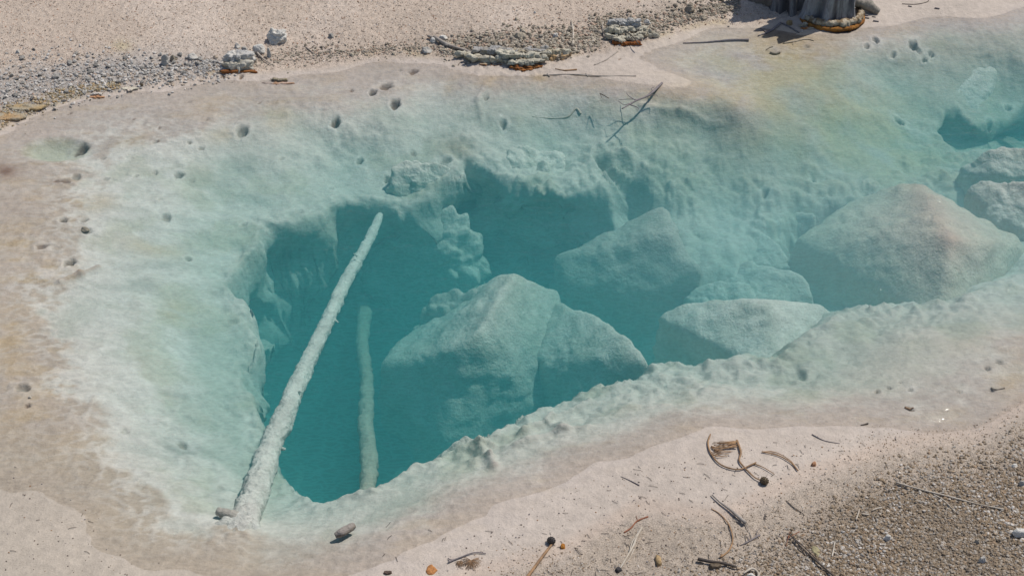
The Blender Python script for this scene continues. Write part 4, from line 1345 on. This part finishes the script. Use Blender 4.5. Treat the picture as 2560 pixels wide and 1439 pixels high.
rock('rock', 1108, 93, 30, 16, 'bright white rounded stone at the head of the buried branch', M_stone_white, 209)
rock('rock', 1083, 101, 20, 18, 'pale stone just left of the bright white rounded stone', M_stone_white, 210)
rock('rock', 1068, 124, 32, 18, 'dark grey and tan stone below the buried branch', M_stone_grey, 211)
rock('rock', 1291, 47, 14, 10, 'small cream pebble alone on the far sand', M_stone_tan, 212)
rock('rock', 1337, 31, 9, 7, 'tiny white pebble alone on the far sand', M_stone_white, 213)
rock('rock', 1618, 55, 26, 18, 'white-tipped stone on the right of the farther crust', M_stone_white, 214)
rock('rock', 1722, 18, 30, 26, 'largest rounded stone in the pile left of the stump', M_stone_tan, 215)
rock('rock', 1755, 42, 24, 18, 'grey cobble at the right end of the pile left of the stump', M_stone_tan, 216)
rock('rock', 1303, 88, 38, 18, 'broad tan stone on top of the big crust bank', M_stone_tan, 217)
rock('rock', 1388, 88, 18, 16, 'rounded grey stone on the right of the big crust bank', M_stone_grey, 218)
rock('rock', 1236, 122, 22, 18, 'round grey stone on the left of the big crust bank', M_stone_grey, 219)
rock('rock', 1306, 74, 20, 12, 'small flat stone at the back of the big crust bank', M_stone_tan, 220)
rock('rock', 829, 88, 18, 14, 'dark angular stone alone right of the white rock', M_stone_grey, 221)
rock('rock', 45, 129, 15, 13, 'single grey pebble on the sand at the upper left', M_stone_grey, 222)
rock('rock', 353, 212, 16, 10, 'dark brown wet stone at the waterline under the gravel bank', M_cone2, 223)
rock('rock', 984, 134, 12, 9, 'brown pebble on the far waterline left of the stones', M_stone_tan, 224)
rock('rock', 880, 135, 16, 8, 'flat tan stone near the far waterline', M_stone_tan, 225)
rock('rock', 213, 570, 30, 22, 'ridged grey stone in a hollow of the left shallows', M_stone_tan, 226, .5)
rock('rock', 2547, 1328, 42, 34, 'large pale grey stone at the right edge on the gravel', M_stone_white, 231, .7)
rock('rock', 2443, 1350, 18, 20, 'cream oval pebble in the gravel left of the large pale stone', M_stone_tan, 232)
rock('rock', 2218, 1340, 22, 24, 'light grey pebble in the brown gravel', M_stone_white, 233)
rock('rock', 2535, 1162, 22, 16, 'white flat pebble near the right edge at the top of the gravel', M_stone_white, 234)
rock('rock', 2455, 1395, 22, 26, 'speckled grey stone in the bottom right gravel', M_stone_grey, 235)
rock('rock', 2555, 1205, 20, 22, 'grey stone at the right edge in the gravel', M_stone_grey, 236)
rock('rock', 1875, 1436, 30, 20, 'white chalky stone at the bottom edge under the broken wood', M_stone_white, 237)
rock('rock', 75, 992, 12, 8, 'small pale stone in the left vent hollow', M_stone_white, 238, .4)

# crusts -------------------------------------------------------------------
ORANGE, RUST, CRUST, LIME = C(.30, .125, .04), C(.20, .07, .02), C(.35, .30, .215), C(.50, .46, .36)


def plate(u0, v0, ru, rv, z0, z1, seed, lobes=.18, n=14):
    """irregular flat slab between heights z0 and z1 over the ground at u0, v0"""
    p = on_ground(u0, v0)
    s = px_size(u0, v0)
    q = random.Random(seed)
    pts = []
    for i in range(n):
        a = 2 * math.pi * i / n
        m_ = 1 + q.uniform(-lobes, lobes)
        pts.append((math.cos(a) * ru * s * m_, math.sin(a) * rv * s * 2.2 * m_, z1 - q.uniform(0, .3) * (z1 - z0)))
        pts.append((math.cos(a) * ru * s * m_ * .93, math.sin(a) * rv * s * 2.2 * m_ * .93, z0))
    return p, pts


def crust(label, slabs, cat='crust'):
    u0, v0 = slabs[0][0], slabs[0][1]
    base_ = on_ground(u0, v0)
    r_ = bpy.data.objects.new('mineral_crust', None)
    COL.objects.link(r_)
    r_.location = base_
    r_['label'] = label
    r_['category'] = cat
    for i, (u, vv, ru, rv, z0, z1, c0, c1, nm) in enumerate(slabs):
        z0, z1 = z0 * .6, z1 * .6
        p, pts = plate(u, vv, ru, rv, z0, z1, int(u + vv) + i)
        off = np.array([p.x - base_.x, p.y - base_.y, p.z - base_.z])
        v, f, nr = lump(pts, 5, 10, .034, 18, int(u) + i, .6, strata=0)
        # ragged outline
        ang = np.arctan2(v[:, 1], v[:, 0])
        k = 1 + .10 * np.sin(ang * 5 + u) * np.cos(ang * 3) + .05 * np.sin(ang * 13 + vv)
        v[:, :2] *= k[:, None]
        c = np.empty((len(v), 3))
        m_ = smooth(-.4, .5, nr)[:, None]
        c[:] = c0
        c = c * (1 - m_) + c1 * m_
        link(nm, mesh_from(nm, v + off, f, c), M_tinted, r_)
    return r_


crust('grey slab with fringed rim and orange algae base at the far waterline', [
    (597, 180, 50, 4, -.02, .03, ORANGE, RUST, 'algae_rim'), (598, 170, 46, 6, -.02, .085, C(.40, .36, .28), C(.50, .46, .38), 'fringe'), (597, 160, 43, 9, .0, .15, C(.52, .49, .44), C(.40, .385, .36), 'slab')])


def ledge_crust(label, lines, seed):
    """shelves of crust: (u0, v0, u1, v1, count, width, z0, z1, colour, colour, name) rows of overlapping lobes"""
    q = random.Random(seed)
    sl = []
    for (u0, v0, u1, v1, n, w, z0, z1, c0, c1, nm) in lines:
        for k in range(n):
            t = (k + .5) / n
            bow = math.sin(t * math.pi)
            ww = w * q.uniform(.6, 1.25)
            f_ = q.uniform(.75, 1.1)
            sl.append((u0 + (u1 - u0) * t + q.uniform(-4, 4), v0 + (v1 - v0) * t + bow * 6 + q.uniform(-2, 2), ww, ww * .17, z0, z1 * f_, np.array(c0) * q.uniform(.85, 1.1), c1, nm))
    crust(label, sl)


CR2 = C(.46, .42, .33)
ledge_crust('big layered crust over the water with orange underside, centre of the far shore', [
    (1275, 166, 1350, 166, 3, 24, -.02, .03, ORANGE, RUST, 'algae_rim'), (1215, 158, 1245, 162, 2, 16, -.02, .02, ORANGE, CRUST, 'algae_rim'),
    (1262, 160, 1365, 156, 5, 24, .02, .075, LIME, CR2 * .8, 'ledge'), (1150, 140, 1250, 155, 5, 24, .0, .07, CRUST, CR2, 'ledge'), (1250, 150, 1370, 148, 5, 26, .05, .11, CR2, LIME, 'ledge'),
    (1370, 146, 1425, 136, 3, 18, -.01, .05, C(.55, .46, .36), C(.45, .30, .16), 'white_margin'), (1360, 140, 1410, 134, 3, 20, .0, .08, CR2, CRUST, 'ledge'),
    (1190, 138, 1380, 134, 7, 30, .02, .10, CRUST, GREY, 'bank')], 5)
ledge_crust('smaller layered crust with grey top, farther right beside the pale straight stick', [
    (1540, 106, 1590, 104, 2, 18, -.02, .025, ORANGE, RUST, 'algae_rim'), (1520, 98, 1595, 98, 4, 20, .01, .07, LIME, CR2 * .8, 'ledge'), (1590, 90, 1628, 84, 3, 14, .0, .06, CRUST, CR2, 'ledge'),
    (1520, 84, 1610, 82, 4, 24, .03, .11, CR2, LIME, 'ledge'), (1535, 68, 1600, 68, 3, 26, .02, .12, C(.42, .41, .385), GREY, 'grey_top')], 6)
crust('small brown crust islet with pinkish white margin in the far shallows', [
    (692, 208, 42, 3.5, -.02, .010, C(.52, .42, .36), C(.46, .26, .14), 'margin'), (697, 203, 26, 4, .0, .035, CRUST * .75, C(.22, .18, .09), 'top')])
crust('tiny orange and white crust islet at the left waterline', [
    (245, 244, 22, 3, -.01, .02, C(.50, .28, .15), C(.40, .20, .10), 'margin'), (243, 239, 20, 2.5, .012, .03, C(.56, .50, .43), LIME, 'top')])
crust('pinkish white crust flake right of the tiny orange islet', [(323, 222, 15, 4, -.004, .012, C(.55, .43, .36), LIME, 'flake')])
crust('ochre brown crust along the far left waterline', [(60, 270, 60, 8, -.01, .03, C(.36, .25, .12), CRUST, 'flake'), (20, 295, 50, 9, -.01, .03, C(.40, .26, .13), CRUST * .9, 'flake')])

# stump --------------------------------------------------------------------
st_base = on_ground(2070, 40)
st = bpy.data.objects.new('tree_stump', None)
COL.objects.link(st)
st.location = st_base
st['label'] = 'weathered silver-grey tree stump with crusted foot at the top edge'
st['category'] = 'stump'
sp = px_size(2070, 40)


def stump_mesh(cx, cy, R, H, cleft, seed, flare=.35, n=160, m=70, lean=(0, 0)):
    a = np.linspace(0, 2 * math.pi, n, endpoint=False)
    zz = np.linspace(-.06, H, m)
    A, ZZ = np.meshgrid(a, zz)
    t = np.clip(ZZ / H, 0, 1)
    q = np.stack([np.cos(A).ravel() * 2.2, np.sin(A).ravel() * 2.2, ZZ.ravel() * .9], 1)
    fl = fbm3(q, 4, seed).reshape(A.shape)
    q2 = np.stack([np.cos(A).ravel() * 5.5 + 3, np.sin(A).ravel() * 5.5, ZZ.ravel() * 1.6 + 2 * fl.ravel()], 1)
    fi = fbm3(q2, 4, seed + 5).reshape(A.shape)
    r = R * (1 + .22 * fl + .05 * fi + flare * np.exp(-ZZ / .10) * (.6 + .6 * fl))
    for ca, wd, dp in cleft:
        da = np.angle(np.exp(1j * (A - ca - .5 * ZZ)))
        r *= 1 - dp * np.exp(-(da / wd) ** 2)
    top = .10 * fbm3(np.stack([np.cos(A).ravel() * 4, np.sin(A).ravel() * 4, A.ravel() * 0], 1), 3, seed + 8).reshape(A.shape)
    x = cx + r * np.cos(A) + lean[0] * ZZ
    y = cy + r * np.sin(A) + lean[1] * ZZ
    z = ZZ + top * t ** 4
    v = np.stack([x.ravel(), y.ravel(), z.ravel()], 1)
    # inner hollow
    inner = v[-n:].copy()
    inner[:, :2] = (inner[:, :2] - [cx + lean[0] * H, cy + lean[1] * H]) * .6 + [cx + lean[0] * H, cy + lean[1] * H]
    inner2 = inner.copy()
    inner2[:, 2] -= .3
    v = np.vstack([v, inner, inner2])
    rows = m + 2
    idx = np.arange(rows * n).reshape(rows, n)
    f = np.stack([idx[:-1], np.roll(idx[:-1], -1, 1), np.roll(idx[1:], -1, 1), idx[1:]], -1).reshape(-1, 4)
    g = np.concatenate([fi.ravel(), np.zeros(2 * n)])
    g2 = np.concatenate([fl.ravel(), np.zeros(2 * n)])
    c = np.empty((len(v), 3))
    c[:] = C(.29, .27, .26)
    mm = smooth(-.1, .6, g)[:, None]
    c = c * (1 - mm) + C(.11, .10, .105) * mm
    m2 = smooth(.0, .7, -g2)[:, None]
    c = c * (1 - m2 * .5) + C(.12, .085, .065) * m2 * .5
    return v, f, c


M_wood_st = tint_material('stump_wood', speck_scale=90, speck=.25, bump=.7, bump_dist=.005, stretch=(1, 1, .25), rough=.65)
v, f, c = stump_mesh(.02, .02, .155, .75, [(-2.35, .28, .45), (1.2, .3, .3), (-1.0, .08, .15)], 5)
link('trunk', mesh_from('stump_trunk', v, f, c), M_wood_st, st)
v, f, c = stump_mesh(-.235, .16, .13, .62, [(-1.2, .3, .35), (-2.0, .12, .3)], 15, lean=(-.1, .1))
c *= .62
link('side_trunk', mesh_from('stump_side', v, f, c), M_wood_st, st)
v, f = tube(catmull([(-.28, .14, .10), (-.42, .20, .05), (-.56, .26, .0), (-.72, .34, -.02)], 60), [.10, .08, .06, .03], 20, .2, 12, 6)
c = np.empty((len(v), 3))
c[:] = C(.17, .14, .115)
link('surface_root', mesh_from('stump_root', v, f, c), M_wood_st, st)
v, f = tube(catmull([(.15, .1, .1), (.26, .06, .06), (.36, .04, .01)], 40), [.06, .04, .02], 16, .25, 14, 6)
c = np.empty((len(v), 3))
c[:] = C(.25, .22, .18)
link('surface_root', mesh_from('stump_root2', v, f, c), M_wood_st, st)


def ring(cx, cy, R, r0, z0, a0, a1, seed, amp=.5, sub=120):
    pts = []
    for i in range(20):
        a = a0 + (a1 - a0) * i / 19
        pts.append((cx + math.cos(a) * R, cy + math.sin(a) * R, z0))
    return tube(catmull(pts, sub), [r0 * .5, r0, r0 * 1.1, r0, r0 * .5], 14, amp, 32, seed)


v, f = ring(.02, .02, .205, .026, .022, -2.9, .3, 31)
nn = fbm3(v * 40, 3, 4)
c = np.empty((len(v), 3))
m = smooth(-.3, .4, nn)[:, None]
c[:] = C(.42, .36, .27)
c = c * (1 - m) + C(.20, .14, .08) * m
link('crust_ring', mesh_from('stump_crust', v, f, c), M_tinted, st)
v, f = ring(.02, .01, .225, .016, -.004, -2.9, .1, 33, .35)
c = np.empty((len(v), 3))
nn = fbm3(v * 30, 3, 4)
m = smooth(-.3, .4, nn)[:, None]
c[:] = C(.32, .14, .03)
c = c * (1 - m) + C(.20, .08, .02) * m
link('algae_rim', mesh_from('stump_algae', v, f, c), M_tinted, st)
crust('knobbly crust nub with orange skirt at the left foot of the stump', [
    (2012, 72, 18, 2.5, -.01, .02, ORANGE, C(.45, .38, .28), 'skirt'), (2010, 68, 11, 2.5, .01, .045, CRUST * .9, LIME, 'knob'), (2000, 79, 7, 2, -.01, .012, C(.55, .50, .43), LIME, 'white_tip')])
scrap(1973, 62, 10, 5, 'small tan crust bit in the shade left of the stump', (.33, .23, .12), 'crust_bit', 'crust', 12, .03)

# ------------------------------------------------------------------ stones in the banks: individuals
shapes_g, shapes_t = [], []
for k in range(10):
    q = random.Random(300 + k)
    pts = []
    for i in range(14):
        d = Vector((q.gauss(0, 1), q.gauss(0, 1), q.gauss(0, 1))).normalized()
        pts.append((d.x * q.uniform(.8, 1.1), d.y * q.uniform(.6, .95), d.z * q.uniform(.5, .75)))
    v, f, _ = lump(pts, 3, 12, .16, 1.8, 300 + k, .3, octaves=3)
    for lst, mt, nm in ((shapes_g, M_stone_grey, 'stone_g'), (shapes_t, M_stone_tan, 'stone_t')):
        me = mesh_from('stone', v, f)
        me.materials.append(mt)
        lst.append(me)


def stones(n, sampler, size, shapes, label, group, seed, cap=0.0):
    q = random.Random(seed)
    placed = []
    tries = 0
    while len(placed) < n and tries < n * 30:
        tries += 1
        u, vv = sampler(q)
        w = size(q)
        if any((u - a) ** 2 + ((vv - b) * 1.7) ** 2 < ((w + c_) * .42) ** 2 for a, b, c_ in placed):
            continue
        placed.append((u, vv, w))
        p = on_ground(u, vv)
        s = px_size(u, vv) * w * .5
        o = bpy.data.objects.new('stone', q.choice(shapes))
        COL.objects.link(o)
        o.location = (p.x, p.y, p.z + s * .25)
        o.scale = (s, s * q.uniform(.8, 1.1), s * q.uniform(.7, 1.1))
        o.rotation_euler = (q.uniform(-.4, .4), q.uniform(-.4, .4), q.uniform(0, 6.28))
        o['label'] = label(u, vv, w) if callable(label) else label
        o['category'] = 'stone'
        o['group'] = group


def band(us, vs_, th):
    def f_(q):
        u = q.uniform(us[0], us[-1])
        return u, float(np.interp(u, us, vs_)) + q.gauss(0, 1) * float(np.interp(u, us, th))
    return f_


szs = lambda lo, hi: (lambda q: lo + (hi - lo) * q.random() ** 2.2)
stones(165, band([0, 120, 250, 400, 540], [215, 198, 183, 180, 168], [42, 34, 26, 18, 10]), szs(8, 24), shapes_g,
       lambda u, v, w: ('larger ' if w > 15 else 'small ') + 'grey stone in the upper left gravel bank, ' + ('upper' if v < np.interp(u, [0, 540], [205, 165]) else 'lower') +
       (' left end' if u < 150 else ' middle' if u < 340 else ' right end'), 'grey stones of the upper left gravel bank', 1)
stones(60, band([1170, 1240, 1340, 1440], [112, 108, 108, 104], [14, 18, 18, 12]), szs(9, 20), shapes_t,
       lambda u, v, w: ('larger ' if w > 13.5 else 'small ') + 'tan stone on the ' + ('left' if u < 1260 else 'middle' if u < 1350 else 'right') + ' of the big crust bank, ' +
       ('back row' if v < 108 else 'front row'), 'tan stones on the big crust bank', 2)
stones(34, band([1480, 1560, 1640], [52, 48, 48], [14, 9, 12]), szs(8, 18), shapes_t,
       lambda u, v, w: ('larger ' if w > 12 else 'small ') + 'tan stone heaped behind the smaller layered crust, ' + ('left side' if u < 1560 else 'right side'), 'tan stones behind the smaller crust', 3)
stones(34, band([1668, 1720, 1800, 1850], [30, 22, 10, 4], [12, 14, 12, 8]), szs(10, 22), shapes_t,
       lambda u, v, w: ('larger ' if w > 14 else 'small ') + 'tan stone in the pile left of the stump, ' + ('far left end' if u < 1725 else 'middle' if u < 1790 else 'stump end'), 'stones piled left of the stump', 4)
stones(22, band([740, 850, 1000, 1100], [120, 112, 112, 100], [14, 12, 10, 10]), szs(6, 12), shapes_t,
       lambda u, v, w: 'small tan stone strewn on the far beach ' + ('near the large white rock' if u < 860 else 'midway to the buried branch' if u < 1000 else 'beside the buried branch'), 'small strewn stones on the far beach', 5)

# ------------------------------------------------------------------ gravel and grains (uncountable)
def grains(name, n, sampler, lo, hi, palette, label, seed, flat=.65, sub=1, power=2.0, patch=False):
    q = np.random.default_rng(seed)
    u, vv = sampler(q, n)
    x, y = at(u, vv, 0.03)
    z = heights(x, y)
    x, y = at(u, vv, z)
    z = heights(x, y)
    ok = z > -.006
    x, y, z = x[ok], y[ok], z[ok]
    n = len(x)
    r = (lo + (hi - lo) * q.random(n) ** power) * .5
    d, f = ico(sub)
    k = len(d)
    jit = 1 + .28 * q.standard_normal((n, k, 1)).clip(-1.5, 1.5) * .6
    A = q.random(n) * 6.28
    B = q.uniform(-.6, .6, n)
    sc = np.stack([np.ones(n), q.uniform(.6, 1, n), q.uniform(.45, .85, n) * flat / .65], 1)
    p = d[None] * jit * sc[:, None] * r[:, None, None]
    cb, sb = np.cos(B)[:, None], np.sin(B)[:, None]
    p = np.stack([p[..., 0] * cb + p[..., 2] * sb, p[..., 1], -p[..., 0] * sb + p[..., 2] * cb], -1)
    ca, sa = np.cos(A)[:, None], np.sin(A)[:, None]
    p = np.stack([p[..., 0] * ca - p[..., 1] * sa, p[..., 0] * sa + p[..., 1] * ca, p[..., 2]], -1)
    p += np.stack([x, y, z + r * .25], 1)[:, None]
    faces_ = (f[None] + (np.arange(n) * k)[:, None, None]).reshape(-1, 3)
    pal = np.array([a[:3] for a in palette])
    wts = np.array([a[3] for a in palette], float)
    ci = q.choice(len(pal), n, p=wts / wts.sum())
    c = pal[ci] * q.uniform(.75, 1.2, (n, 1))
    pt = smooth(-.35, .35, noise2(x * 2.2, y * 2.2, seed) + .5 * noise2(x * 6, y * 6, seed + 1))[:, None]
    c = c * (1 - .45 * pt) + np.array([.30, .235, .165]) * .8 * .45 * pt if patch else c
    c = np.repeat(c, k, 0)
    me = mesh_from(name, p.reshape(-1, 3), faces_, c, smooth_shade=False)
    return link(name, me, M_gravel, kind='stuff', label=label, cat='gravel')


PAL_BR = [(.38, .335, .28, 3), (.30, .225, .15, 3), (.23, .17, .11, 2.5), (.50, .46, .41, 1.3), (.32, .22, .14, .6), (.17, .14, .11, 1)]
PAL_GR = [(.43, .405, .37, 4), (.34, .32, .295, 2), (.52, .48, .43, 2.5), (.42, .34, .26, 1.4)]
PAL_TAN = [(.38, .33, .26, 3), (.28, .24, .18, 2), (.42, .30, .22, 1), (.24, .21, .17, 1)]
PAL_SAND = [(.48, .38, .30, 3), (.34, .26, .20, 2), (.56, .50, .44, 1.3), (.44, .26, .17, .7), (.22, .18, .15, .5)]


def br_sampler(dmin, soft):
    line_u = [1500, 1800, 2000, 2200, 2330, 2450, 2560, 2700]
    line_v = [1480, 1400, 1300, 1170, 1130, 1110, 1040, 940]

    def f_(q, n):
        u = q.uniform(1250, 2680, n * 4)
        vv = q.uniform(1000, 1500, n * 4)
        d = vv - np.interp(u, line_u, line_v) - dmin
        d = d + 22 * noise2(u / 60, vv / 40, 5)
        keep = q.random(n * 4) < np.clip(d / soft, 0, 1)
        return u[keep][:n], vv[keep][:n]
    return f_


grains('gravel', 40000, br_sampler(-15, 170), .0035, .018, PAL_BR, 'coarse brown and white gravel filling the lower right corner', 11, patch=True, power=3.2)
grains('gravel', 9000, br_sampler(-150, 90), .003, .008, PAL_BR, 'fine dark grit scattered on the sand before the lower right gravel', 12)


def bank_sampler(us, vs_, th):
    def f_(q, n):
        u = q.uniform(us[0], us[-1], n)
        return u, np.interp(u, us, vs_) + q.standard_normal(n) * np.interp(u, us, th)
    return f_


grains('gravel', 4600, bank_sampler([-60, 120, 250, 400, 600], [222, 200, 186, 180, 172], [52, 42, 33, 24, 14]), .004, .030, PAL_GR, 'loose grey gravel bank on the upper left shore', 13, power=3.6)
grains('gravel', 3200, bank_sampler([1100, 1180, 1300, 1440, 1500], [120, 112, 105, 98, 95], [12, 20, 24, 18, 12]), .008, .032, PAL_TAN, 'loose tan gravel around the big crust at the far shore', 14)
grains('gravel', 2200, bank_sampler([1470, 1560, 1650, 1700, 1850], [62, 58, 50, 28, 8], [16, 20, 18, 16, 12]), .008, .028, PAL_TAN, 'loose tan gravel between the smaller crust and the stump', 15)
grains('gravel', 1600, bank_sampler([-40, 80, 180, 300], [305, 268, 232, 214], [16, 12, 8, 6]), .006, .024, [(.30, .24, .15, 2), (.36, .25, .13, 1), (.42, .38, .3, 1)], 'ochre brown gravel along the upper left waterline', 16)
grains('gravel', 1500, bank_sampler([560, 760, 960, 1150], [158, 132, 122, 116], [14, 16, 14, 12]), .005, .02, PAL_TAN, 'thin tan gravel strip along the middle of the far shore', 17)


def beach_sampler(q, n):
    u = q.uniform(-150, 2000, n * 2)
    vv = q.uniform(-60, 330, n * 2)
    sv = np.interp(u, [-400, 0, 100, 210, 330, 550, 760, 930, 1100, 1250, 1420, 1600, 1760, 1920, 2100], [420, 325, 280, 245, 224, 186, 172, 146, 142, 160, 145, 108, 68, 62, -80])
    k = vv < sv
    return u[k][:n], vv[k][:n]


grains('beach_grit', 26000, beach_sampler, .004, .013, PAL_SAND, 'coarse pinkish grit covering the far beach', 18, power=3)


def near_sampler(q, n):
    u = np.concatenate([q.uniform(1050, 2300, n), q.uniform(0, 420, n // 8)])
    vv = np.concatenate([q.uniform(1090, 1445, n), q.uniform(1150, 1445, n // 8)])
    k = (vv > np.interp(u, [0, 200, 420, 1050, 1500, 2000, 2300], [1150, 1250, 1400, 1400, 1190, 1090, 1090]))
    return u[k], vv[k]


grains('beach_specks', 1500, near_sampler, .003, .009, [(.14, .11, .09, 2), (.3, .18, .1, 1), (.22, .2, .2, 1)], 'dark specks scattered on the near pale sand', 19)


# pine needles strewn about
q = random.Random(55)
segs = []
for k in range(190):
    if k < 165:
        u, vv = q.uniform(1350, 2250), q.uniform(1090, 1439)
    elif k < 180:
        u, vv = q.uniform(950, 1400), q.uniform(1300, 1439)
    else:
        u, vv = q.uniform(0, 250), q.uniform(1150, 1439)
    if vv < np.interp(u, [0, 1350, 1600, 2000, 2250], [1150, 1300, 1150, 1095, 1100]):
        continue
    a = q.uniform(-2.2, .4)
    ln = q.uniform(.012, .04)
    p = on_ground(u, vv, .002)
    e = p + Vector((math.cos(a) * ln, math.sin(a) * ln, 0))
    e.z = height(e.x, e.y) + .002
    m_ = (p + e) / 2 + Vector((q.uniform(-.003, .003), q.uniform(-.003, .003), .002))
    segs.append(tube(catmull([p, m_, e], 4), [.0011, .0009], 4))
v, f = merge(segs)
link('pine_needles', mesh_from('pine_needles', v, f), W_DARK, kind='stuff', label='fallen pine needles strewn over the near sand', cat='pine needles')
